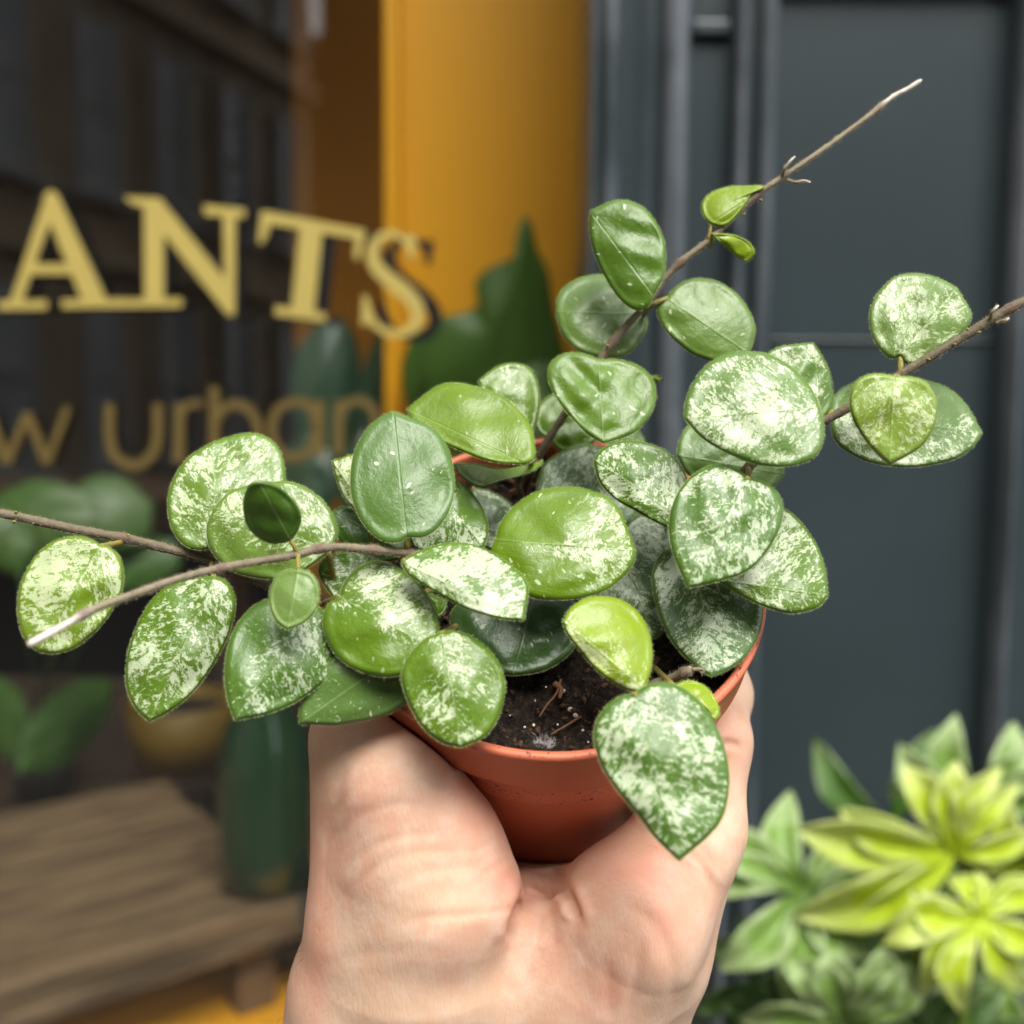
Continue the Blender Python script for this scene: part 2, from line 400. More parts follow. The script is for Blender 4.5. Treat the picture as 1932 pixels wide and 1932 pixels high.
def local(name, parts, mat, par, bv=.002):
    V, F = join(parts); me = bpy.data.meshes.new(name); me.from_pydata(V, [], F); me.materials.append(mat)
    o = bpy.data.objects.new(name, me); COL.objects.link(o); o.parent = par; bevel(o, bv); return o
for i in range(7):
    y = i * .062
    local('slat', [box(-L0 - .9, -.004 * (i % 3), y, y + .05, -.022 + .001 * (i % 2), 0)], WOOD, ben)
local('front_rail', [box(-L0 - .9, 0, -.004, .014, -.040, -.024)], WOOD, ben)
for x in (-.03, -L0 - .8):
    for y in (.02, .37): local('leg', [box(x - .04, x, y, y + .03, zb * 0 - .113, -.025)], WOOD, ben)

# --- lettering on the glass
def gold(name, c):
    m, n, b = M(name); tc = nn(n, 'ShaderNodeTexCoord').outputs['Object']
    f = noise(n, tc, 60, 4); L(n, mix(n, f, tuple(x * .85 for x in c), c), b.inputs['Base Color'])
    b.inputs['Metallic'].default_value = .25; b.inputs['Roughness'].default_value = .42; return m
GOLD = gold('gold_leaf', (.58, .46, .13)); GOLD2 = gold('dull_gold_paint', (.17, .12, .038))
BLACK = plain('black_sign_paint', (.004, .004, .005), .5, .3)
def polymesh(name, polys, mat, par, Y, off=(0, 0), th=.0012):
    Vs, Fs = [], []
    for i, p in enumerate(polys):
        a = fr(7, np.array(p, float) + np.array(off)); n = len(a); s = len(Vs)
        y = Y + i * .00002
        w0 = Q(a[:, 0], a[:, 1], y); w1 = w0 + np.array([0, th, 0])
        Vs += [tuple(v) for v in w0] + [tuple(v) for v in w1]
        Fs.append(tuple(range(s, s + n))); Fs.append(tuple(range(s + n, s + 2 * n))[::-1])
        Fs += [(s + k, s + (k + 1) % n, s + n + (k + 1) % n, s + n + k) for k in range(n)]
    o = mesh(name, Vs, Fs, mat, par, False)
    return o
def stroke(pts, wd, n=26):
    c = crom(pts, n); wds = np.interp(np.linspace(0, 1, n), np.linspace(0, 1, len(wd)), wd) if hasattr(wd, '__len__') else np.full(n, wd)
    t = np.gradient(c, axis=0); t /= np.linalg.norm(t, axis=1)[:, None]; nr = np.stack([-t[:, 1], t[:, 0]], 1) * wds[:, None] / 2
    a, b_ = c + nr, c - nr
    return [[a[i], a[i + 1], b_[i + 1], b_[i]] for i in range(n - 1)]
GL = {
 'A': [[(158, 668), (176, 652), (196, 690), (72, 1040), (34, 1040)], [(152, 668), (176, 652), (196, 668), (368, 1036), (284, 1036), (150, 716)],
       [(112, 906), (244, 908), (258, 942), (98, 942)], [(-6, 1034), (160, 1032), (160, 1062), (-6, 1064)], [(212, 1030), (424, 1026), (422, 1056), (212, 1058)]],
 'N': [[(425, 676), (548, 680), (560, 704), (500, 712), (450, 700)], [(494, 690), (562, 720), (562, 1032), (496, 1032)], [(420, 1028), (624, 1024), (624, 1054), (420, 1056)],
       [(470, 682), (548, 680), (806, 1000), (804, 1082), (782, 1082), (500, 726)], [(766, 735), (808, 738), (806, 1082), (774, 1050)], [(700, 704), (842, 718), (840, 748), (702, 738)]],
 'T': [[(904, 724), (1252, 790), (1246, 824), (896, 764)], [(896, 730), (930, 738), (922, 800), (900, 838), (888, 834)], [(1222, 786), (1256, 792), (1234, 892), (1216, 888)],
       [(1034, 752), (1110, 768), (1078, 1084), (1000, 1074)], [(946, 1050), (1122, 1078), (1116, 1106), (944, 1082)]],
 'S': stroke([(1412, 884), (1400, 838), (1360, 806), (1312, 812), (1284, 850), (1286, 905), (1330, 955), (1392, 1005), (1434, 1060), (1424, 1118), (1376, 1146), (1318, 1136), (1278, 1098), (1258, 1030)],
             [14, 22, 26, 34, 44, 50, 54, 54, 48, 40, 28, 26, 22, 14], 44) + [[(1400, 806), (1432, 812), (1420, 896), (1400, 890)], [(1246, 1014), (1264, 1018), (1268, 1120), (1240, 1112)]]}
for ch, g in GL.items():
    o = polymesh('letter', g, GOLD, win, YG - .0035); tag(o, 'gold capital serif letter ' + ch)
    polymesh('letter_shadow', g, BLACK, o, YG - .0018, (60, 16) if ch == 'S' else (48, 16) if ch == 'T' else (28, 10))
SM = {'w': stroke([(-50, 1395), (24, 1592)], 32, 3) + stroke([(24, 1592), (92, 1420)], 28, 3) + stroke([(92, 1420), (160, 1592)], 32, 3) + stroke([(160, 1592), (232, 1400)], 26, 3),
      'u': stroke([(376, 1388), (376, 1500), (394, 1566), (452, 1600), (512, 1574), (540, 1510), (542, 1388)], 34, 30),
      'r': stroke([(616, 1384), (614, 1590)], 36, 3) + stroke([(616, 1450), (636, 1402), (668, 1384), (698, 1392)], 24, 12),
      'b': stroke([(736, 1328), (736, 1590)], 34, 3) + stroke([(742, 1440), (780, 1396), (836, 1394), (878, 1440), (884, 1510), (846, 1572), (790, 1586), (742, 1560)], 32, 30),
      'a': stroke([(1092, 1470), (1066, 1398), (1008, 1380), (950, 1414), (934, 1478), (956, 1546), (1012, 1572), (1068, 1540), (1092, 1470)], 32, 34) + stroke([(1098, 1376), (1098, 1572)], 32, 3),
      'n': stroke([(1164, 1376), (1164, 1566)], 32, 3) + stroke([(1166, 1440), (1190, 1390), (1238, 1376), (1280, 1404), (1290, 1460), (1290, 1566)], 30, 24)}
for ch, g in SM.items():
    tag(polymesh('letter', g, GOLD2, win, YG - .003), 'small dull gold letter ' + ch)
# ================================================================== leaf builder
RR = np.array([0, .12, .25, .38, .5, .62, .72, .80, .87, .92, .955, .98, .993, 1.0])
def leaf_obj(name, pts, tip, d, up=.3, rt=0., dome=.1, fold=0., cup=0., th=.13, mat=None, par=None, seed=0, hairs=0,
             nth=96, frame=0, bumpy=.02, rings=RR, props=None, lip=.4, wave=0., hairmat=None, hlen=.052):
    """leaf whose outline runs base -> tip -> base; depth (cm) from slopes, doming, fold on the midrib; real thickness"""
    o2 = fr(frame, pts)
    h1 = nth // 2
    c1 = crom(o2[:tip + 1], h1 + 1)[:-1]; c2 = crom(np.vstack([o2[tip:], o2[:1]]), nth - h1 + 1)[:-1]
    out = np.vstack([c1, c2]); n = len(out)
    base, tp = out[0], out[h1]
    # centroid of the outline
    xs, ys = out[:, 0], out[:, 1]; x1, y1 = np.roll(xs, -1), np.roll(ys, -1); cr = xs * y1 - x1 * ys
    A = cr.sum() / 2; cen = np.array([((xs + x1) * cr).sum(), ((ys + y1) * cr).sum()]) / (6 * A)
    s = d / 1932.
    ax = (tp - base); La = np.linalg.norm(ax); ax /= La; ac = np.array([-ax[1], ax[0]])
    rel = (out - cen); wide = max(np.abs(rel @ ac)); 
    rs = rings; R = rs[1:][:, None, None]
    pp = np.vstack([cen[None], (cen + R * rel[None]).reshape(-1, 2)])
    r = np.r_[0, np.repeat(rs[1:], n)]
    q = pp - cen
    a_cm = (q @ ax) * s; mid_off = ((base + tp) / 2 - cen) @ ac
    b_px = (pp - base) @ ac; b_cm = b_px * s
    bn = b_px / wide; an = (q @ ax) / (La / 2)
    rg = np.random.default_rng(seed + 11)
    z = d + up * (-(q[:, 1]) * s) + rt * (q[:, 0] * s) + dome * r ** 2.2 + fold * (np.sqrt(bn ** 2 + .012)) + cup * an ** 2
    # soft unevenness, lifted between the side veins
    for k in range(5):
        f = rg.uniform(1.2, 3.4, 2) / (La * s / 3.); ph = rg.uniform(0, 6.28, 2)
        z += bumpy * np.sin(a_cm * f[0] * 1.6 + ph[0] + np.abs(b_cm) * 1.5) * np.cos(b_cm * f[1] * 1.5 + ph[1]) * (1 - r ** 6)
    if wave: 
        th_ = np.arctan2(q[:, 1], q[:, 0]); z += wave * np.sin(th_ * 3 + rg.uniform(0, 6)) * r ** 3
    prof = np.sqrt(np.clip(1 - r ** 7, 0, 1))
    lipz = -.045 * lip * np.exp(-((r - .93) / .05) ** 2) + .035 * lip * np.exp(-((r - .80) / .07) ** 2)
    zf = z - th * .5 * prof + lipz; zb_ = z + th * .5 * prof + lipz * .4
    Vf, Vb = P(pp[:, 0], pp[:, 1], zf), P(pp[:, 0], pp[:, 1], zb_)
    nr = len(rs) - 1; nv = len(pp); F = []
    I = lambda j, k: 1 + (j * n) + (k % n)
    for k in range(n):
        F.append((0, I(0, k), I(0, k + 1)))
        for j in range(nr - 1): F.append((I(j, k), I(j + 1, k), I(j + 1, k + 1), I(j, k + 1)))
    nb = len(F)
    Vb_i = Vb[:nv - n]                                            # share the rim ring
    B = lambda i: i + nv if i < nv - n else i
    F += [tuple(B(i) for i in f)[::-1] for f in F[:nb]]
    V = np.vstack([Vf, Vb_i]); uv = np.stack([a_cm, b_cm], 1); uv = np.vstack([uv, uv[:nv - n]]); ra = np.r_[r, r[:nv - n]]
    fm = [0] * len(F)
    if hairs:
        rim = Vf[nv - n:]; cw = Vf[0]
        nrm = np.cross(Vf[I(3, n // 4)] - cw, Vf[I(3, 0)] - cw); nrm /= np.linalg.norm(nrm)
        hv, hf = [], []
        for i in range(hairs):
            t = rg.uniform(0, n); k0 = int(t) % n; k1 = (k0 + 1) % n; f = t - int(t)
            p0 = rim[k0] * (1 - f) + rim[k1] * f
            e = rim[k1] - rim[k0]; e /= np.linalg.norm(e) + 1e-12
            ou = p0 - cw; ou -= e * (ou @ e); ou /= np.linalg.norm(ou)
            dr = ou + nrm * rg.normal() * .8 + e * rg.normal() * .45; dr /= np.linalg.norm(dr)
            l = hlen * rg.uniform(.4, 1.15) * .01; wv = e * .000032
            b0 = len(V) + len(hv); hv += [p0 - wv, p0 + wv, p0 + dr * l]; hf.append((b0, b0 + 1, b0 + 2))
        V = np.vstack([V, np.array(hv)]); F += hf; fm += [1] * len(hf)
        uv = np.vstack([uv, np.zeros((len(hv), 2))]); ra = np.r_[ra, np.zeros(len(hv))]
    o = mesh(name, V, F, mat, par, True, uv=uv, attrs={'r': ra}, mats=[hairmat] if hairs else None, fm=fm)
    for k, v in (props or {}).items(): o[k] = float(v)
    return o

# ================================================================== background plants (inside the shop)
def plantmat(name, c1, c2, rough=.4, edge=None, thr=.78):
    m, n, b = M(name)
    uv = nn(n, 'ShaderNodeUVMap').outputs[0]; sp = nn(n, 'ShaderNodeSeparateXYZ'); L(n, uv, sp.inputs[0])
    ab = math_(n, 'ABSOLUTE', sp.outputs[1])
    f = noise(n, uv, 2.2, 4, .6)
    c = mix(n, f, c1, c2)
    rib = smooth(n, ab, .09, .02); c = mix(n, math_(n, 'MULTIPLY', rib, .5), c, tuple(min(1, x * 1.7 + .03) for x in c2))
    if edge:
        e = smooth(n, math_(n, 'MULTIPLY_ADD', f, .8, attr(n, 'r')), thr + .2, thr + .7); c = mix(n, e, c, edge)
    L(n, c, b.inputs['Base Color']); b.inputs['Roughness'].default_value = rough
    tr = nn(n, 'ShaderNodeBsdfTranslucent'); L(n, c, tr.inputs[0])
    mx = nn(n, 'ShaderNodeMixShader'); mx.inputs[0].default_value = .28
    L(n, b.outputs[0], mx.inputs[1]); L(n, tr.outputs[0], mx.inputs[2]); L(n, mx.outputs[0], n.nodes['Material Output'].inputs[0])
    return m
DARKG = plantmat('dark_houseplant_leaf', (.045, .110, .012), (.095, .200, .028))
BLUEG = plantmat('bluish_houseplant_leaf', (.022, .060, .032), (.05, .11, .06), .3)
MIDG = plantmat('fresh_houseplant_leaf', (.035, .09, .012), (.08, .18, .03))
POTD = plain('dark_pot_glaze', (.03, .03, .028), .35)
POTY = plain('yellow_pot_glaze', (.15, .09, .005), .6)
def lathe(prof, c, ns=48, axis=(0, 0, 1)):
    u, v, a = rframe(axis); V = []
    for (r_, h) in prof:
        for k in range(ns):
            t = 2 * math.pi * k / ns; V.append(np.asarray(c) + a * h + r_ * (math.cos(t) * u + math.sin(t) * v))
    F = [(i * ns + k, i * ns + (k + 1) % ns, (i + 1) * ns + (k + 1) % ns, (i + 1) * ns + k) for i in range(len(prof) - 1) for k in range(ns)]
    return V, F
def pot_shape(c, r0, r1, h):
    return lathe([(0.0001, 0), (r0, 0), (r1, h), (r1 - .006, h), (r0 - .004, .012), (.0001, .012)], c)
def houseplant(label, root, pot, blades, mat, potmat, th=.06, stem_r=.0022, stemmat=None):
    """root = world point of the soil; pot = (r0, r1, h) metres"""
    e = empty('potted_houseplant', (root[0], root[1], root[2] - pot[2])); tag(e, label, 'houseplant')
    V, F = pot_shape((root[0], root[1], root[2] - pot[2]), *pot); mesh('pot', V, F, potmat, e)
    V, F = lathe([(.0001, -.012), (pot[1] - .007, -.012)], root); mesh('soil', V, F, SOILM, e)
    for i, (f, pts, tip, d, up, rt, dome) in enumerate(blades):
        o = leaf_obj('leaf', pts, tip, d, up, rt, dome, .4, 0, th, mat, e, i + int(d), 0, 56, f, .1, RR[::2] if len(RR[::2]) > 5 else RR)
        b0 = P(*fr(f, pts)[0], d + .3)
        mid = (b0 + np.asarray(root)) / 2 + np.array([0, 0, .02])
        V, F = tube(crom([np.asarray(root), mid, b0], 10), stem_r, 6); mesh('stem', V, F, stemmat or mat, e)
    return e
SOILM = plain('potting_compost', (.022, .016, .012), .95, .2, .6, 500, .8, 900)
zf = .86
houseplant('large lobed dark green plant against the orange board behind the glass', (X(960, .90), .885, zf + .10), (.035, .045, .10), [
    (7, [(1700, 1500), (1560, 1420), (1450, 1330), (1440, 1200), (1490, 1100), (1570, 1080), (1640, 1050), (1632, 1000), (1636, 955), (1690, 910), (1765, 880), (1775, 800), (1800, 735), (1830, 770), (1845, 850), (1885, 930), (1902, 1050), (1930, 1160), (1960, 1300), (1880, 1440)], 12, 87, -.1, .15, .8),
    (7, [(1560, 1560), (1440, 1500), (1390, 1380), (1380, 1250), (1420, 1150), (1500, 1100), (1600, 1180), (1700, 1300), (1750, 1450), (1650, 1540)], 5, 89, .1, -.2, .8),
    (7, [(1800, 1600), (1700, 1500), (1720, 1330), (1800, 1250), (1900, 1240), (1990, 1300), (2020, 1450), (1940, 1570)], 4, 86, .3, .2, .6)], DARKG, POTD)
houseplant('tall plant with bluish green upright leaves behind the small letters', (X(650, 1.02, 1100), 1.02, zf + .12), (.045, .055, .12), [
    (7, [(1130, 1700), (1040, 1560), (1000, 1380), (1010, 1230), (1080, 1120), (1170, 1080), (1230, 1180), (1240, 1360), (1200, 1560)], 5, 104, .1, .2, .8),
    (7, [(1260, 1700), (1220, 1500), (1240, 1300), (1290, 1160), (1330, 1080), (1370, 1200), (1360, 1400), (1320, 1580)], 4, 101, -.1, .3, .6),
    (7, [(1080, 1800), (1000, 1760), (960, 1660), (990, 1540), (1060, 1480), (1140, 1560), (1160, 1700)], 4, 100, .2, -.2, .6),
    (7, [(1200, 1000 + 800), (1160, 1700), (1190, 1560), (1250, 1470), (1330, 1530), (1350, 1660), (1290, 1780)], 3, 99, .2, .2, .6)], BLUEG, POTD)
hx = at_z(90, 1450, .975)
houseplant('low leafy green plant on the shaded left side of the window display', (X(60, 1.53), 1.53, .861 + .085), (.035, .045, .085), [
    (0, [(120, 1040), (60, 1045), (0, 1030), (-40, 990), (0, 930), (70, 905), (150, 925), (180, 970), (165, 1020)], 4, 112, .2, 0, .8),
    (0, [(150, 1010), (120, 960), (160, 905), (230, 900), (290, 950), (280, 1010), (220, 1040)], 4, 116, .3, .3, .8),
    (0, [(40, 1090), (-20, 1060), (-60, 1000), (-40, 950), (30, 975), (70, 1030)], 3, 109, .1, .2, .6),
    (0, [(30, 1460), (40, 1390), (90, 1320), (160, 1280), (215, 1285), (205, 1350), (160, 1410), (100, 1455)], 4, 138, .3, .9, .9),
    (0, [(20, 1440), (-30, 1400), (-50, 1320), (-10, 1270), (40, 1310), (55, 1380)], 3, 140, .2, -.5, .7),
    (0, [(200, 1120), (190, 1060), (250, 1010), (330, 1020), (340, 1070), (280, 1110)], 3, 118, .3, .1, .6)], MIDG, POTD)
for (px, py, hh, lab) in ((345, 1440, .09, 'yellow glazed pot at the back of the slatted bench'),):
    c = at_z(px, py, .978); V, F = pot_shape(c, .06, .075, hh)
    e = empty('flower_pot', c); tag(e, lab, 'pot'); mesh('pot_wall', V, F, POTY, e)
    V, F = lathe([(.0001, hh - .015), (.068, hh - .015)], c); mesh('soil', V, F, SOILM, e)
# green glass vase on the bench's right end
m_, n_, b_ = M('green_glass'); b_.inputs['Base Color'].default_value = (.022, .085, .03, 1); b_.inputs['Roughness'].default_value = .08
b_.inputs['Transmission Weight'].default_value = .55; b_.inputs['Coat Weight'].default_value = .5
c = at_z(500, 1668, .8605); c = at_z(500, 1700, .8605) * 0 + np.array(at_z(505, 1665, .978)); c[2] = .9775
prof = [(.0001, 0), (.036, 0), (.046, .01), (.048, .05), (.047, .12), (.040, .165), (.024, .19), (.022, .21), (.026, .22), (.023, .22), (.02, .205), (.022, .188), (.037, .16), (.044, .12), (.045, .05), (.042, .014), (.0001, .008)]
V, F = lathe([(r_ * 1.0, h) for r_, h in prof], c)
tag(mesh('glass_vase', V, F, m_), 'dark green glass vase standing on the right end of the slatted bench', 'vase')
# white pebbles under the bench
PEB = plain('white_pebble', (.50, .48, .46), .6)
for i, (px, py) in enumerate(((470, 1772), (505, 1790), (540, 1768), (556, 1800))):
    c = at_z(px, py, .865); bm_ = lathe([(.0001, -.006), (.012, -.004), (.016, .002), (.011, .008), (.0001, .010)], c, 14)
    tag(mesh('pebble', *bm_, PEB), 'small pale pebble on the orange display floor under the bench', 'pebble', 'pebbles on the display floor')

# ================================================================== fatsia outside, lower right
VAR = plantmat('cream_edged_leaf', (.15, .28, .045), (.26, .42, .09), .38, (.42, .54, .26), .72)
LIME = plantmat('lime_young_leaf', (.38, .54, .010), (.54, .66, .025), .38, (.60, .68, .24), .75)
OLD = plantmat('dark_older_leaf', (.035, .10, .012), (.09, .20, .03), .4, (.22, .30, .12), .88)
TWIG = plain('green_leaf_stalk', (.16, .26, .03), .5)
fr_root = np.array([X(1720, .54, 2600), .58, .34])
fat = empty('fatsia_plant', (fr_root[0], fr_root[1], .0))
tag(fat, 'variegated plant with big hand shaped lime and cream edged leaves, lower right', 'plant')
V, F = lathe([(.0001, 0), (.10, 0), (.14, .36), (.132, .36), (.095, .02), (.0001, .02)], fr_root * [1, 1, 0]); mesh('pot', V, F, POTD, fat)
V, F = lathe([(.0001, -.01), (.13, -.01)], fr_root); mesh('soil', V, F, SOILM, fat)
def palmate(cx, cy, d, rad, a0, a1, nl, mat, tiltx=0., tilty=.3, seed=0, lens=None, wid=.26, sq=1., sqa=0.):
    """hand-shaped leaf: lobes spread round (cx,cy) from angle a0 to a1 (degrees, picture sense), built as one mesh"""
    rg = np.random.default_rng(seed); Vs, Fs, Us, Rs = [], [], [], []
    wid *= .78; d += 7; rad *= 1.08
    for i in range(nl):
        an = math.radians(a0 + (a1 - a0) * i / max(1, nl - 1) + rg.uniform(-7, 7)); ln = rad * (lens[i] if lens else rg.uniform(.8, 1.12))
        dx, dy = math.cos(an), -math.sin(an); droop = rg.uniform(.5, 1.6); w_ = ln * wid * rg.uniform(.9, 1.15)
        nu, nv = 15, 9; s0 = len(Vs); cv = rg.uniform(-.22, .22)
        for u in np.linspace(0, 1, nu):
            wu = w_ * (math.sin(math.pi * min(1, u ** 1.15)) ** .9) + .10 * w_ * (1 - u)
            for v in np.linspace(-1, 1, nv):
                ex = u * ln; ey = v * wu + cv * ln * math.sin(math.pi * u) 
                qx, qy = ex * dx - ey * dy, ex * dy + ey * dx
                ca, sa = math.cos(sqa), math.sin(sqa); mm = (qx * ca + qy * sa) * sq; oo = -qx * sa + qy * ca      # leaf plane turned away from us
                px = cx + mm * ca - oo * sa; py = cy + mm * sa + oo * ca; zt = (qx * ca + qy * sa) * math.sqrt(max(0, 1 - sq * sq))
                s = d / 1932
                z = d + tilty * (-(py - cy)) * s + tiltx * (px - cx) * s - .6 * math.sin(u * 2.2) + zt * s + droop * u ** 2.5 * 1.6 - .5 * abs(v) * (wu * s) + .12 * math.sin(u * 18 + i) * abs(v)
                Vs.append(P(px, py, z)); Us.append((u * ln * s, v * wu * s)); Rs.append(max(abs(v), .6 * u + .35 if u > .6 else 0) if u > .15 else 0)
        for a in range(nu - 1):
            for b in range(nv - 1):
                q = s0 + a * nv + b; Fs.append((q, q + 1, q + nv + 1, q + nv))
    o = mesh('leaf', Vs, Fs, mat, fat, True, uv=Us, attrs={'r': Rs})
    so_ = o.modifiers.new('t', 'SOLIDIFY'); so_.thickness = .0006; so_.offset = 1
    c0 = P(cx, cy, d + .6); e = fr_root + np.array([rg.uniform(-.02, .02), rg.uniform(-.02, .02), 0])
    mid = c0 * .45 + e * .55; mid[1] += .02
    near = c0 + np.array([0, .012, -.05])
    V, F = tube(crom([e, mid, near, c0], 16), np.linspace(.004, .0022, 16), 7); mesh('stalk', V, F, TWIG, fat)
    return o
P_ = palmate
P_(1512, 1678, 50, 185, 60, 395, 9, VAR, .1, .5, 3, [.62, .95, 1.1, .95, 1.1, 1.15, .95, .8, .7], .25)
P_(1845, 1508, 55, 175, -25, 235, 9, VAR, 0, .5, 5, [.8, .9, .95, 1.0, 1.1, 1.1, .95, .8, .8], .22, .8, 1.4)
P_(1800, 1610, 49, 235, 20, 225, 9, LIME, .1, .3, 8, [.7, .75, .8, .8, .9, 1.0, 1.25, 1.3, 1.1], .22, .85, 1.2)
P_(1850, 1735, 48, 180, 95, 400, 10, LIME, 0, .5, 9, [.5, .6, .9, 1.1, .95, .95, .9, .9, .8, .7], .24, .85, .4)
P_(1745, 1690, 50, 150, 120, 330, 7, LIME, 0, .4, 14, None, .25, .75, 2.2)
P_(1640, 1790, 51, 150, 130, 350, 7, VAR, 0, .4, 12, None, .28, .8, .2)
P_(1590, 1930, 48, 190, 20, 180, 7, VAR, 0, .5, 13, None, .27, .7, 1.5)
P_(1420, 1850, 56, 150, 60, 330, 7, OLD, 0, .4, 21, None, .24, .7, .6)
P_(1760, 1975, 53, 190, 10, 170, 7, OLD, 0, .4, 23, None, .25, .8, 1.2)
P_(1930, 1640, 56, 150, 60, 290, 7, LIME, 0, .4, 25, None, .25, .7, 1.9)
P_(1900, 1850, 54, 150, 10, 350, 8, VAR, 0, .4, 27, None, .25, .8, .9)
P_(1460, 1960, 55, 170, 20, 160, 6, OLD, 0, .4, 29, None, .22, .7, 1.5)
P_(1682, 1560, 60, 180, 60, 128, 2, OLD, 0, .2, 31, [1.05, 1.15], .20)

# ================================================================== the pot
PD, PEL, PAZ = 22.0, math.radians(45), -.04
def cam_cm(px, py, d): return np.array([(px - 966) / 1932 * d, (966 - py) / 1932 * d, -d])
potC = cam_cm(1043, 1088, PD)
potN = np.array([math.sin(PAZ) * math.cos(PEL), math.sin(PEL), math.cos(PAZ) * math.cos(PEL)])
def C2W(v): return np.asarray(v) * .01 @ RCn.T + np.array([0, 0, CAMH])
def soil_depth(px, py, h=-.75):
    """camera depth (cm) where the ray through the pixel meets the soil plane"""
    r = np.array([(px - 966) / 1932, (966 - py) / 1932, -1.]); return ((potC + potN * h) @ potN) / (r @ potN)
Cw, Nw = C2W(potC), potN @ RCn.T
PT = (.50, .095, .045)
def potplastic():
    m, n, b = M('terracotta_plastic')
    tc = nn(n, 'ShaderNodeTexCoord').outputs['Object']; f = noise(n, tc, 55, 5, .6)
    c = mix(n, f, (.56, .145, .070), (.64, .180, .090))
    dirt = smooth(n, noise(n, tc, 900, 3, .7), .58, .66); dirt = math_(n, 'MULTIPLY', dirt, attr(n, 'wear'))
    L(n, mix(n, dirt, c, (.03, .016, .01)), b.inputs['Base Color'])
    L(n, math_(n, 'MULTIPLY_ADD', f, .2, .34), b.inputs['Roughness']); b.inputs['Specular IOR Level'].default_value = .4
    b.inputs['Subsurface Weight'].default_value = .12; b.inputs['Subsurface Radius'].default_value = (.004, .001, .0005); b.inputs['Subsurface Scale'].default_value = .5
    bump(n, b, noise(n, tc, 700, 3), .12, .0004); return m
POTM = potplastic()
pot = empty('plant_pot', Cw - Nw * .07); tag(pot, 'small terracotta coloured plastic pot held tilted in the hand', 'plant pot')
def plathe(name, prof, mat, par, ns=128, wear=None, smoothf=True):
    V, F = lathe([(r_ * .01, h * .01) for r_, h in prof], Cw, ns, Nw)
    at = {'wear': np.repeat(wear if wear is not None else [0] * len(prof), ns)}
    return mesh(name, V, F, mat, par, smoothf, attrs=at)
body = [(.01, -6.6), (2.95, -6.6), (3.0, -7.0), (3.12, -7.02), (3.2, -6.9), (4.18, -1.42), (4.20, -1.36), (4.24, -1.33)]
plathe('body', body, POTM, pot)
collar = [(4.24, -1.34), (4.33, -1.31), (4.355, -1.26), (4.42, -.20), (4.47, -.13), (4.51, -.05), (4.50, .02), (4.45, .06), (4.36, .06), (4.31, .01), (4.29, -.12), (4.27, -.20), (4.15, -1.4), (4.05, -2.4)]
plathe('rim', collar, POTM, pot, wear=[0, 0, 0, 0, .1, .15, .35, .8, 1, 1, 1, 1, 1, 1])
# soil surface: a lumpy disc
u_, v_, n_ = rframe(Nw)
from mathutils import noise as mnoise
Vs, Fs = [], []; nrg, nsg = 70, 220
for i in range(nrg + 1):
    r_ = 4.26 * (i / nrg) ** .8
    for k in range(nsg):
        t = 2 * math.pi * k / nsg; x, y = r_ * math.cos(t), r_ * math.sin(t)
        h = -.55 - .25 * math.exp(-((r_ - 0) / 3) ** 2) + .30 * mnoise.fractal((x * .8, y * .8, 3), 1, 2, 4) + .16 * mnoise.fractal((x * 3.5, y * 3.5, 9), .8, 2.1, 5) + .05 * abs(mnoise.noise((x * 14, y * 14, 1)))
        Vs.append(Cw + (x * u_ + y * v_ + h * n_) * .01)
Fs = [(i * nsg + k, i * nsg + (k + 1) % nsg, (i + 1) * nsg + (k + 1) % nsg, (i + 1) * nsg + k) for i in range(nrg) for k in range(nsg)]
m, n, b = M('dark_potting_soil')
tc = nn(n, 'ShaderNodeTexCoord').outputs['Object']; f = noise(n, tc, 700, 6, .75)
c = mix(n, smooth(n, f, .40, .75), (.006, .0045, .0035), (.060, .036, .022)); c = mix(n, smooth(n, noise(n, tc, 1600, 3), .66, .74), c, (.16, .10, .06))
L(n, c, b.inputs['Base Color']); b.inputs['Roughness'].default_value = .85; b.inputs['Specular IOR Level'].default_value = .25
bump(n, b, f, .9, .0008); SOILD = m
soil = mesh('soil', Vs, Fs, SOILD, pot)
def chunk(c, r, rg, sq=.7):
    V0 = [(0, 0, 1), (0, 0, -1)] + [(math.cos(a) * .9, math.sin(a) * .9, z) for z in (.45, -.45) for a in np.linspace(0, 2 * math.pi, 7)[:-1]]
    q = Matrix.Rotation(rg.uniform(0, 6.28), 3, Vector(rg.normal(size=3)).normalized())
    V = [np.asarray(c) + np.array(q @ Vector((x * rg.uniform(.7, 1.25), y * rg.uniform(.6, 1.2), z * sq))) * r for x, y, z in V0]
    F = []
    for k in range(6):
        k2 = (k + 1) % 6; F += [(0, 2 + k, 2 + k2), (1, 8 + k2, 8 + k), (2 + k, 8 + k, 8 + k2, 2 + k2)]
    return V, F
def on_soil(px, py, lift=.02):
    d = soil_depth(px, py, -.62 + lift); return C2W(cam_cm(px, py, d))
CRUMB = plain('bark_crumb', (.075, .040, .022), .85, .3, .7, 500)
rg = np.random.default_rng(4); parts = []
for i in range(1500):
    r_, t = 4.2 * math.sqrt(rg.uniform()), rg.uniform(0, 6.28)
    h = -.55 - .25 * math.exp(-(r_ / 3) ** 2) + .30 * mnoise.fractal((r_ * math.cos(t) * .8, r_ * math.sin(t) * .8, 3), 1, 2, 4)
    parts.append(chunk(Cw + (r_ * math.cos(t) * u_ + r_ * math.sin(t) * v_ + (h + rg.uniform(-.03, .12)) * n_) * .01, rg.choice([.0003, .0005, .0008], p=[.5, .35, .15]) * rg.uniform(.6, 1.3), rg))
V, F = join(parts); tag(mesh('soil_crumbs', V, F, CRUMB, pot, False), kind='stuff')
PERL = plain('perlite_grain', (.62, .58, .48), .8, .3, .2, 900)
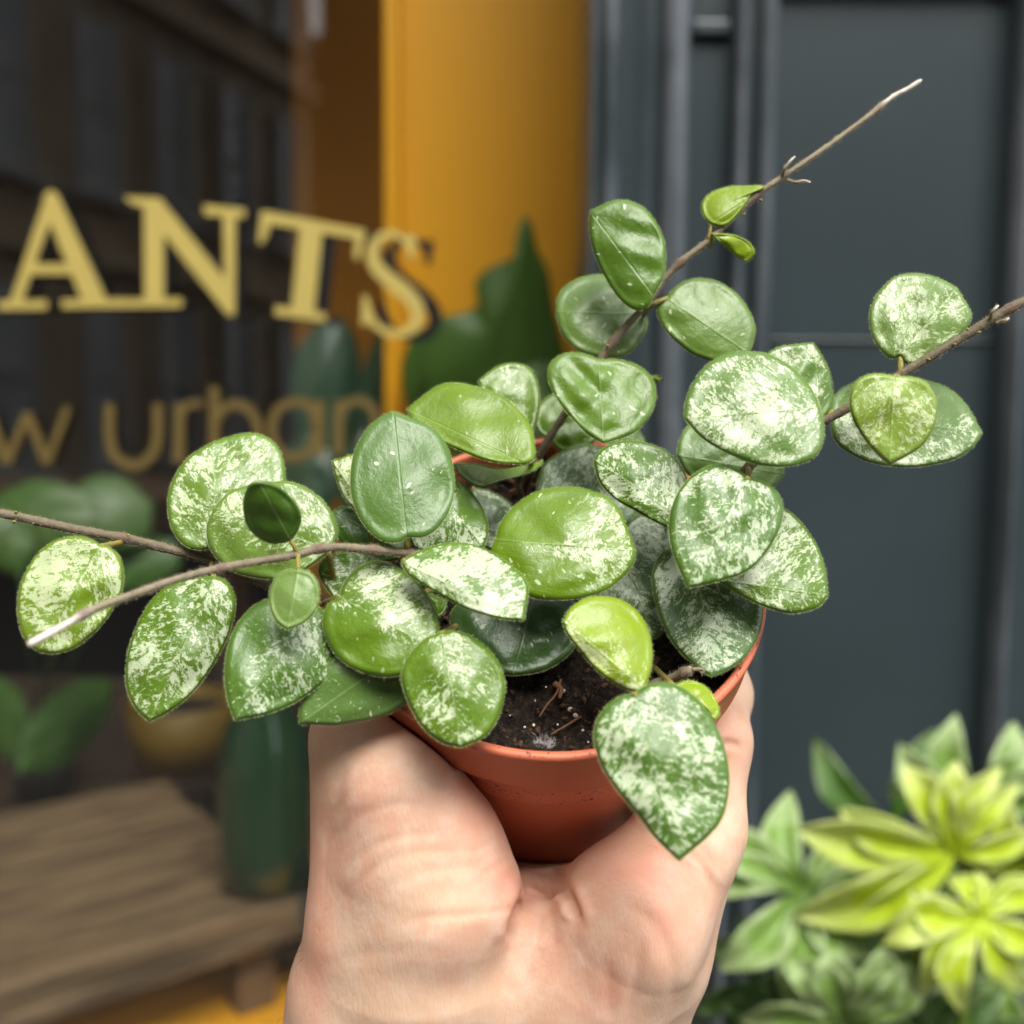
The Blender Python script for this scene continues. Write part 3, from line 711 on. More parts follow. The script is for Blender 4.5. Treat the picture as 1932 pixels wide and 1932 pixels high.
for (px, py, r_) in ((1076, 1339, .085), (1086, 1350, .075), (1063, 1322 - 18, .06), (1007, 1388 - 20, .045), (1100, 1378, .04), (1128, 1366, .05), (990, 1372, .04), (1052, 1362 + 5, .03), (1030, 1296, .03),
                     (1290, 1268, .03), (1325, 1292, .03), (962, 1350, .025), (1010, 1322, .025), (1110, 1400, .03), (1240, 1262, .03), (1330, 1318, .04)):
    V, F = chunk(on_soil(px, py, .10), r_ * .01, rg, .8); o = mesh('perlite_grain', V, F, PERL, soil, False)
    o.modifiers.new('s', 'SUBSURF').levels = 1; o.modifiers['s'].render_levels = 2
TW = plain('dry_rootlet', (.16, .075, .035), .8, .3, .4, 400)
for pp, r_ in (([(1058, 1282), (1050, 1308), (1032, 1330), (1018, 1352)], .03), ([(1095, 1352), (1070, 1368), (1052, 1378), (1040, 1386)], .03), ([(1046, 1290), (1058, 1300), (1056, 1318)], .07),
               ([(930, 895), (960, 905), (990, 925)], .06), ([(960, 930), (1000, 915), (1040, 930)], .05), ([(1180, 1300), (1215, 1270), (1240, 1250)], .03)):
    pw = np.array([on_soil(x, y, .16) for x, y in pp]); V, F = tube(crom(pw, 14), r_ * .01 * np.linspace(1, .5, 14), 7); mesh('rootlet', V, F, TW, soil)
# patch of white mould fluff on the soil at the front
MOULD = simple_hair('white_mould', (.85, .86, .88)); Vs, Fs = [], []
for i in range(420):
    g = rg.normal(size=2); c = on_soil(1026 + g[0] * 9, 1404 + g[1] * 4.5, .08); dr = rg.normal(size=3) * .6 + Nw; dr /= np.linalg.norm(dr); t = np.cross(dr, rg.normal(size=3)); t /= np.linalg.norm(t)
    l = rg.uniform(.0006, .0022); k = len(Vs); Vs += [c - t * .00005, c + t * .00005, c + dr * l]; Fs.append((k, k + 1, k + 2))
tag(mesh('mould_fluff', Vs, Fs, MOULD, soil), 'patch of white mould fluff near the front rim')

# ================================================================== the hand (one continuous surface from a signed distance field)
def hc(px, py, d): return cam_cm(px, py, d)
caps = []   # (a, b, ra, rb)
def cap(a, b, ra, rb): caps.append((hc(*a), hc(*b), ra, rb))
# wrist and forearm
cap((735, 1880, 22.2), (690, 2330, 23.2), 2.18, 2.3)
cap((1082, 1850, 22.2), (1070, 2330, 23.2), 2.10, 2.1)
cap((905, 1850, 22.6), (880, 2330, 23.6), 2.2, 2.3)
cap((1225, 1790, 22.2), (1172, 1965, 22.8), 1.22, 1.32)
cap((722, 1740, 21.6), (705, 1960, 22.4), 1.50, 1.72)
# palm heel
cap((830, 1825, 22.2), (1090, 1825, 22.2), 2.0, 1.95)
# thenar and thumb
cap((800, 1800, 21.6), (790, 1620, 21.2), 2.1, 1.75)
cap((828, 1690, 20.9), (760, 1475, 20.7), 1.68, 1.28)
cap((722, 1740, 21.6), (688, 1410, 21.7), 1.52, 1.12)
cap((724, 1490, 21.2), (700, 1370, 21.8), 1.20, 1.06)
cap((700, 1370, 21.8), (722, 1270, 22.8), 1.06, .88)
# hypothenar side
cap((1150, 1780, 21.6), (1185, 1735, 21.2), 1.8, 1.55)
cap((1185, 1750, 21.4), (1275, 1610, 21.6), 1.55, 1.18)
cap((1225, 1800, 22.2), (1318, 1560, 22.2), 1.25, .93)
cap((1318, 1560, 22.2), (1342, 1400, 22.8), .93, .82)
# palm under the pot
cap((900, 1790, 23.6), (880, 1640, 27.6), 1.8, 1.5)
cap((1090, 1790, 23.6), (1120, 1640, 27.4), 1.8, 1.45)
cap((1000, 1790, 23.6), (1000, 1640, 27.8), 1.7, 1.4)
# fingers: little, ring, middle, index; each wraps up behind the pot and curls on to its wall
FING = [[(1342, 1400, 22.8), (1352, 1310, 24.3), (1330, 1180, 25.6), (1262, 1085, 26.4)],
        [(1140, 1640, 27.4), (1290, 1440, 28.6), (1275, 1240, 29.0), (1190, 1120, 28.4)],
        [(1040, 1620, 28.0), (1130, 1370, 30.4), (1120, 1160, 30.0), (1060, 1060, 28.9)],
        [(900, 1620, 27.8), (930, 1380, 30.2), (940, 1180, 29.8), (930, 1090, 28.6)]]
FR_ = [.80, .86, .90, .88]
for f_, r_ in zip(FING, FR_):
    for i in range(3): cap(f_[i], f_[i + 1], r_ * (1 - .06 * i), r_ * (1 - .06 * (i + 1)))
Aa = np.array([c[0] for c in caps]); Bb = np.array([c[1] for c in caps]); Ra = np.array([c[2] for c in caps]); Rb = np.array([c[3] for c in caps])
def pot_sd(p):
    q = p - potC; h = q @ potN; rad = np.sqrt(np.maximum((q ** 2).sum(-1) - h ** 2, 0))
    rw = np.interp(-h, [0, 1.3, 1.36, 7.0], [4.45, 4.36, 4.2, 3.2])
    return np.maximum(rad - rw, np.maximum(h - .1, -h - 7.03))
def hand_sd(p, kk=.42):
    acc = np.zeros(p.shape[:-1])
    for a, b_, ra, rb in zip(Aa, Bb, Ra, Rb):
        ab = b_ - a; t = np.clip(((p - a) @ ab) / (ab @ ab), 0, 1)
        dd = np.sqrt(((p - a - t[..., None] * ab) ** 2).sum(-1)) - (ra + (rb - ra) * t)
        acc += np.exp(np.clip(-dd / .16, -60, 60))
    d = -.16 * np.log(acc + 1e-30)
    ps = .03 - pot_sd(p)
    k = .10; h = np.clip(.5 - .5 * (-ps + d) / k * -1 * -1, 0, 1)
    m_ = np.maximum(d, ps); e = np.maximum(k - np.abs(d - ps), 0) / k
    return m_ + e * e * k * .25
def surface_nets(fn, lo, hi, h):
    xs = [np.arange(l, u, h) for l, u in zip(lo, hi)]; n = [len(x) for x in xs]
    D = np.empty(n, np.float32)
    YY, ZZ = np.meshgrid(xs[1], xs[2], indexing='ij')
    for i in range(0, n[0], 8):
        xx = xs[0][i:i + 8]; p = np.stack([np.broadcast_to(xx[:, None, None], (len(xx),) + YY.shape), np.broadcast_to(YY, (len(xx),) + YY.shape), np.broadcast_to(ZZ, (len(xx),) + YY.shape)], -1)
        D[i:i + 8] = fn(p)
    S = D < 0
    cs = np.zeros([k - 1 for k in n], int); pos = np.zeros([k - 1 for k in n] + [3]); cnt = np.zeros([k - 1 for k in n])
    off = [(a, b, c) for a in (0, 1) for b in (0, 1) for c in (0, 1)]
    sl_ = lambda o: tuple(slice(o[k], n[k] - 1 + o[k]) for k in range(3))
    for o in off:
        for ax in range(3):
            if o[ax]: continue
            o2 = list(o); o2[ax] = 1; d0, d1 = D[sl_(o)], D[sl_(o2)]; c_ = (d0 < 0) != (d1 < 0)
            t = np.where(c_, d0 / np.where(c_, d0 - d1, 1), 0)
            for k in range(3): pos[..., k] += c_ * (o[k] + (t if k == ax else 0))
            cnt += c_
    act = cnt > 0; idx = -np.ones(act.shape, int); idx[act] = np.arange(act.sum())
    ijk = np.argwhere(act); V = (ijk + pos[act] / cnt[act][:, None]) * h + np.array(lo)
    F = []
    for ax in range(3):
        o2 = [0, 0, 0]; o2[ax] = 1
        a, b_ = (ax + 1) % 3, (ax + 2) % 3
        s0 = S[tuple(slice(0, n[k] - o2[k]) for k in range(3))]; s1 = S[tuple(slice(o2[k], n[k]) for k in range(3))]
        e = np.argwhere(s0 != s1); fl = s0[tuple(e.T)]
        ok = (e[:, a] > 0) & (e[:, b_] > 0) & (e[:, a] < n[a] - 1) & (e[:, b_] < n[b_] - 1); e, fl = e[ok], fl[ok]
        q = []
        for da, db in ((-1, -1), (0, -1), (0, 0), (-1, 0)):
            t = e.copy(); t[:, a] += da; t[:, b_] += db; q.append(idx[tuple(t.T)])
        q = np.stack(q, 1); q[~fl] = q[~fl][:, ::-1]; F.append(q)
    return V, np.vstack(F)
def project(V, it=2):
    for _ in range(it):
        d = hand_sd(V); g = np.stack([hand_sd(V + e) - d for e in np.eye(3) * .01], 1) / .01
        gn = (g ** 2).sum(1); V = V - np.clip(d / np.maximum(gn, .2), -.1, .1)[:, None] * g
    return V, g / np.sqrt(gn)[:, None]
allp = np.vstack([Aa, Bb])
HV, HF = surface_nets(hand_sd, (-5.2, -15.2, -32.), (6.2, 1.2, -18.), .13)
HV, _ = project(HV)
# split every quad in four
E_ = np.vstack([HF[:, [0, 1]], HF[:, [1, 2]], HF[:, [2, 3]], HF[:, [3, 0]]]); Es = np.sort(E_, 1)
ue, inv = np.unique(Es, axis=0, return_inverse=True); inv = inv.ravel(); nf = len(HF); nv = len(HV)
em = HV[ue].mean(1); fc = HV[HF].mean(1); VV = np.vstack([HV, em, fc])
e0, e1, e2, e3 = (nv + inv[k * nf:(k + 1) * nf] for k in range(4)); fcx = nv + len(ue) + np.arange(nf)
HF2 = np.vstack([np.stack([HF[:, 0], e0, fcx, e3], 1), np.stack([e0, HF[:, 1], e1, fcx], 1), np.stack([fcx, e1, HF[:, 2], e2], 1), np.stack([e3, fcx, e2, HF[:, 3]], 1)])
VV, HN = project(VV, 2)
px_ = 966 + 1932 * VV[:, 0] / -VV[:, 2]; py_ = 966 - 1932 * VV[:, 1] / -VV[:, 2]
facing = np.clip((HN * (-VV / np.linalg.norm(VV, axis=1)[:, None])).sum(1), 0, 1); front = (facing > .12) & (-VV[:, 2] < 26)
# palm lines, folds of the thumb's ball and tendons as real relief: (points, depth cm, half-width px)
CREASE = [([(1000, 1690), (960, 1712), (900, 1722), (830, 1728), (760, 1738)], .050, 7), ([(1002, 1668), (990, 1700), (972, 1740), (966, 1790)], .11, 11), ([(1012, 1650), (1030, 1675), (1022, 1690)], .09, 9),
          ([(1060, 1668), (1078, 1700), (1088, 1728), (1086, 1745)], .10, 9), ([(1034, 1700), (1044, 1740), (1050, 1800)], .035, 10),
          ([(640, 1650), (700, 1600), (770, 1575), (850, 1572)], .040, 8), ([(650, 1690), (720, 1630), (790, 1606), (870, 1606)], .040, 8), ([(700, 1712), (760, 1660), (830, 1640), (920, 1632)], .035, 9),
          ([(620, 1600), (670, 1545), (740, 1518), (820, 1524)], .035, 9), ([(720, 1530), (790, 1480), (850, 1490)], .03, 9), ([(610, 1560), (660, 1500), (720, 1440)], .03, 9),
          ([(632, 1400), (640, 1500), (620, 1600), (612, 1720)], .045, 11), ([(930, 1642), (900, 1668), (850, 1690)], .030, 7), ([(968, 1612), (930, 1640), (905, 1648)], .05, 6), ([(942, 1575), (905, 1600), (870, 1608)], .04, 6),
          ([(1210, 1560), (1290, 1600), (1330, 1640), (1350, 1700)], .045, 8), ([(1270, 1540), (1330, 1610), (1360, 1650)], .035, 8), ([(1180, 1700), (1240, 1750), (1270, 1830), (1262, 1920)], .030, 14),
          ([(1140, 1800), (1150, 1860), (1150, 1932)], .028, 12), ([(1210, 1780), (1200, 1860), (1180, 1932)], .028, 10), ([(1310, 1420), (1370, 1402), (1404, 1412)], .05, 7), ([(600, 1830), (680, 1800), (760, 1790), (840, 1800)], .018, 14)]
wk = [.32, 1.3, 1.3, 1.5, 1.0] + [.26] * 10 + [.8, .8, .9, .9, .9, 1.0, .6]
assert len(wk) == len(CREASE)
disp = np.zeros(len(VV)); redn = np.zeros(len(VV))
for pts, dep, wd in CREASE:
    c = crom(pts, 40); dm = np.full(len(VV), 1e9)
    sel = np.where(front & (px_ > c[:, 0].min() - 50) & (px_ < c[:, 0].max() + 50) & (py_ > c[:, 1].min() - 50) & (py_ < c[:, 1].max() + 50))[0]
    if len(sel) == 0: continue
    dd = ((px_[sel][:, None] - c[None, :, 0]) ** 2 + (py_[sel][:, None] - c[None, :, 1]) ** 2); kmin = dd.argmin(1); dist = np.sqrt(dd.min(1))
    tt = kmin / 39.; tap = np.clip(np.minimum(tt, 1 - tt) * 5, .15, 1)
    dep *= wk[0]; wk.append(wk.pop(0)); disp[sel] -= dep * tap * np.exp(-(dist / wd) ** 2); disp[sel] += dep * .38 * tap * np.exp(-((dist - wd * 2.2) / (wd * 1.2)) ** 2)
    redn[sel] = np.maximum(redn[sel], min(1, dep * 12) * tap * np.exp(-(dist / (wd * .8)) ** 2))
for (x, y, rx, ry, dz) in ((1015, 1720, 26, 40, -.10), (1040, 1662, 34, 30, -.22), (1235, 1690, 70, 60, .06), (1180, 1820, 50, 70, -.05), (1250, 1800, 40, 90, .05), (1000, 1830, 60, 60, -.04), (1040, 1880, 40, 90, .05), (960, 1900, 50, 90, -.04), (1110, 1900, 40, 80, -.04), (1070, 1655, 14, 14, .03), (700, 1480, 60, 70, -.03), (900, 1720, 60, 40, .03), (870, 1560, 50, 40, .04)):
    disp += np.where(front, dz * np.exp(-((px_ - x) / rx) ** 2 - ((py_ - y) / ry) ** 2), 0)
VV = VV + HN * disp[:, None]
# a few rounds of relaxation on the whole surface keep it soft
HW = C2W(VV)
def skin():
    m, n, b = M('skin')
    tc = nn(n, 'ShaderNodeTexCoord').outputs['Object']
    big = noise(n, tc, 38, 3, .5); mid = noise(n, tc, 170, 5, .65); fine = noise(n, tc, 1500, 4, .65)
    c = mix(n, smooth(n, big, .36, .66), (.71, .475, .325), (.70, .395, .285))
    c = mix(n, smooth(n, mid, .35, .75), c, (.76, .555, .42))
    c = mix(n, math_(n, 'MULTIPLY', attr(n, 'flush'), .75), c, (.74, .33, .23))
    c = mix(n, math_(n, 'MULTIPLY', attr(n, 'crease'), .45), c, (.52, .20, .11))
    L(n, c, b.inputs['Base Color'])
    b.inputs['Subsurface Weight'].default_value = .35; b.inputs['Subsurface Radius'].default_value = (.0045, .0018, .0010); b.inputs['Subsurface Scale'].default_value = .8
    L(n, math_(n, 'MULTIPLY_ADD', fine, .2, .40), b.inputs['Roughness']); b.inputs['Specular IOR Level'].default_value = .38
    mp = nn(n, 'ShaderNodeMapping'); mp.inputs['Scale'].default_value = (1, 1, .32); mp.inputs['Rotation'].default_value = (0, .5, 0); L(n, tc, mp.inputs[0])
    lines = noise(n, mp.outputs[0], 620, 4, .6, .1)
    vo = nn(n, 'ShaderNodeTexVoronoi'); vo.inputs['Scale'].default_value = 900; vo.feature = 'DISTANCE_TO_EDGE'; L(n, mp.outputs[0], vo.inputs['Vector'])
    h = math_(n, 'MULTIPLY_ADD', lines, 1.1, math_(n, 'MULTIPLY', smooth(n, vo.outputs[0], 0, .25), .35)); h = math_(n, 'ADD', h, math_(n, 'MULTIPLY', mid, 1.6))
    bump(n, b, h, .13, .0005); return m
def blob(x, y, rx, ry): return np.exp(-((px_ - x) / rx) ** 2 - ((py_ - y) / ry) ** 2)
flush = np.clip(.9 * blob(960, 1680, 60, 60) + .6 * blob(900, 1560, 60, 70) + .7 * blob(1200, 1640, 110, 50) + .6 * blob(1250, 1740, 70, 110) + .5 * blob(1150, 1880, 40, 60) + .9 * blob(1300, 1540, 60, 70) + .5 * blob(600, 1700, 26, 300) + .6 * blob(1370, 1420, 50, 90) + .4 * blob(720, 1370, 100, 50) + .4 * blob(570, 1850, 40, 90), 0, 1)
hand = mesh('hand', HW, HF2, skin(), None, True, attrs={'crease': redn, 'flush': flush})
tag(hand, 'left hand with pale pink skin, palm up, cupped round the terracotta pot', 'hand')
SKHAIR = simple_hair('arm_hair', (.10, .06, .03)); Vs, Fs = [], []
for i in range(26):
    y = rg.uniform(1740, 1930); k = np.where((np.abs(py_ - y) < 6) & (px_ < 640) & (facing < .35) & (-VV[:, 2] < 24))[0]
    if len(k) == 0: continue
    k = k[rg.integers(len(k))]; p0 = HW[k]; nm = HN[k] @ RCn.T; dn = nm * .5 + np.array([rg.normal() * .15, 0, -1 + rg.normal() * .3]); dn /= np.linalg.norm(dn); l = rg.uniform(.003, .006)
    Vh, Fh = tube([p0, p0 + nm * l * .25 + dn * l * .4, p0 + dn * l], [.00003, .000025, .00001], 4); s_ = len(Vs); Vs += list(Vh); Fs += [tuple(i_ + s_ for i_ in f) for f in Fh]
if Vs: mesh('arm_hair', Vs, Fs, SKHAIR, hand)
# ================================================================== the hoya
hoya = empty('hoya_plant', C2W(potC - potN * .6))
tag(hoya, 'trailing plant with round green leaves splashed silvery white, growing in the terracotta coloured pot', 'plant')
# stems: list of (px,py,depth), radius px start/end, options
def stem(pts, r0, r1, young=(0, 0), tip=0., nodes=(), hairs=900, n=90, seed=0, name='stem'):
    P3 = crom(np.array([cam_cm(*p) for p in pts]), n); t = np.linspace(0, 1, n)
    rad = np.interp(t, [0, 1], [r0, r1]); nodeattr = np.zeros(n)
    for nd in nodes:
        rad = rad + .028 * np.exp(-((t - nd) * n / 1.6) ** 2); nodeattr += .8 * np.exp(-((t - nd) * n / 1.5) ** 2)
    rg = np.random.default_rng(seed); rad = rad * (1 + .05 * rg.normal(size=n)); rad[-1] *= .6
    pw = C2W(P3); ns = 12; V, F = tube(pw, rad * .01, ns); nvv = len(V)
    yo = np.repeat(np.interp(t, [0, 1], young), ns); tw = np.repeat(np.clip((t - (1 - tip)) / max(tip, 1e-6) * 2.2, 0, 1) if tip else np.zeros(n), ns)
    V = list(V); F = list(F); fm = [0] * len(F)
    for _ in range(hairs):
        i = rg.integers(0, (n - 1) * ns); p0 = np.asarray(V[i]) * 1.; q = np.asarray(V[i + ns]); p0 = p0 + (q - p0) * rg.uniform()
        c0 = pw[i // ns]; nm = p0 - c0; nm /= np.linalg.norm(nm) + 1e-9; ax = q - np.asarray(V[i]); ax /= np.linalg.norm(ax) + 1e-9
        dr = nm + ax * rg.uniform(-.5, .6) + rg.normal(size=3) * .25; dr /= np.linalg.norm(dr); k = len(V)
        V += [p0 - ax * .00004, p0 + ax * .00004, p0 + dr * rg.uniform(.0003, .0008)]; F.append((k, k + 1, k + 2)); fm.append(1)
    ex = len(V) - nvv; z = lambda a: np.r_[a, np.zeros(ex)]
    return mesh(name, V, F, STEM, hoya, True, mats=[SHAIR], fm=fm, attrs={'young': z(yo), 'tipw': z(tw), 'node': z(np.repeat(nodeattr, ns))})
S1 = [(985, 935, 24.6), (1010, 872, 23.6), (1060, 790, 23.3), (1100, 728, 23.1), (1140, 668, 22.9), (1180, 617, 22.8), (1222, 572, 22.7), (1252, 528, 22.7), (1290, 490, 22.6), (1332, 458, 22.6), (1378, 415, 22.6), (1425, 370, 22.6), (1475, 335, 22.6), (1530, 298, 22.6), (1590, 255, 22.7), (1640, 218, 22.7), (1682, 184, 22.8), (1712, 168, 22.8), (1738, 151, 22.8)]
S2 = [(1250, 1160, 22.5), (1330, 1010, 21.8), (1400, 900, 21.2), (1424, 870, 21.1), (1490, 822, 20.9), (1560, 792, 20.7), (1620, 756, 20.6), (1700, 706, 20.5), (1760, 670, 20.4), (1830, 628, 20.3), (1885, 594, 20.2), (1940, 564, 20.1), (2040, 515, 20.)]
S3 = [(860, 1180, 22.8), (760, 1170, 22.2), (640, 1142, 21.8), (560, 1122, 21.5), (470, 1090, 21.2), (390, 1055, 21.), (310, 1034, 20.8), (240, 1017, 20.6), (150, 1000, 20.4), (80, 985, 20.3), (10, 970, 20.2), (-80, 955, 20.)]
S4 = [(900, 1075, 20.6), (830, 1052, 19.9), (760, 1043, 19.7), (700, 1037, 19.5), (640, 1032, 19.3), (600, 1036, 19.2), (562, 1046, 19.1), (480, 1060, 18.9), (410, 1073, 18.6), (330, 1094, 18.3), (250, 1122, 17.9), (180, 1148, 17.5), (110, 1186, 17.1), (75, 1205, 16.9), (52, 1218, 16.8)]
stem(S1, .098, .048, (0, 1), .10, (.335, .50, .66, .915), 4200, 150, 1)
stem(S2, .10, .085, (.05, .2), 0, (.33, .62, .87), 3000, 130, 2)
stem(S3, .105, .085, (.1, .25), 0, (.38, .70, .95), 3200, 130, 3)
stem(S4, .082, .060, (.25, .8), .14, (.19, .27, .39, .60, .885), 3200, 130, 4)
stem([(1205, 1300, 20.6), (1240, 1288, 20.2), (1270, 1278, 19.9), (1296, 1266, 19.7), (1308, 1264, 19.65)], .085, .085, (.6, .9), 0, (.85,), 500, 26, 5)
stem([(1306, 1263, 19.6), (1320, 1262, 19.6), (1328, 1266, 19.6), (1322, 1271, 19.6)], .035, .03, (.9, .6), 0, (), 60, 12, 6)
stem([(1000, 960, 24.9), (985, 935, 24.3), (975, 905, 24.0), (990, 880, 23.8)], .07, .06, (.2, .1), 0, (), 200, 20, 7)
stem([(1240, 1420, 19.4), (1232, 1350, 19.2), (1222, 1306, 18.9)], .05, .05, (.2, .3), 0, (), 100, 14, 8)
for i, pts in enumerate(([(1476, 334, 22.6), (1480, 318, 22.4), (1490, 305, 22.4), (1500, 295, 22.4)], [(1486, 340, 22.5), (1500, 344, 22.3), (1516, 341, 22.3), (1529, 344, 22.2)],
                         [(1868, 604, 20.2), (1872, 588, 20.), (1884, 576, 20.)], [(1880, 610, 20.1), (1896, 604, 20.), (1904, 600, 20.)])):
    o = stem(pts, .042, .018, (.7, 1), .35, (), 120, 14, 20 + i, 'leaf_bud')
for i, (x, y, d) in enumerate(((1404, 404, 22.5), (1436, 378, 22.5), (1826, 622, 20.2), (1801, 650, 20.3), (1847, 627, 20.2), (1752, 678, 20.4), (30, 967, 20.1), (27, 984, 20.1), (242, 1010, 20.5), (1146, 652, 22.8))):
    V, F = chunk(C2W(cam_cm(x, y, d - .06)), .00045, rg); o = mesh('aerial_root', V, F, PETI, hoya, True)

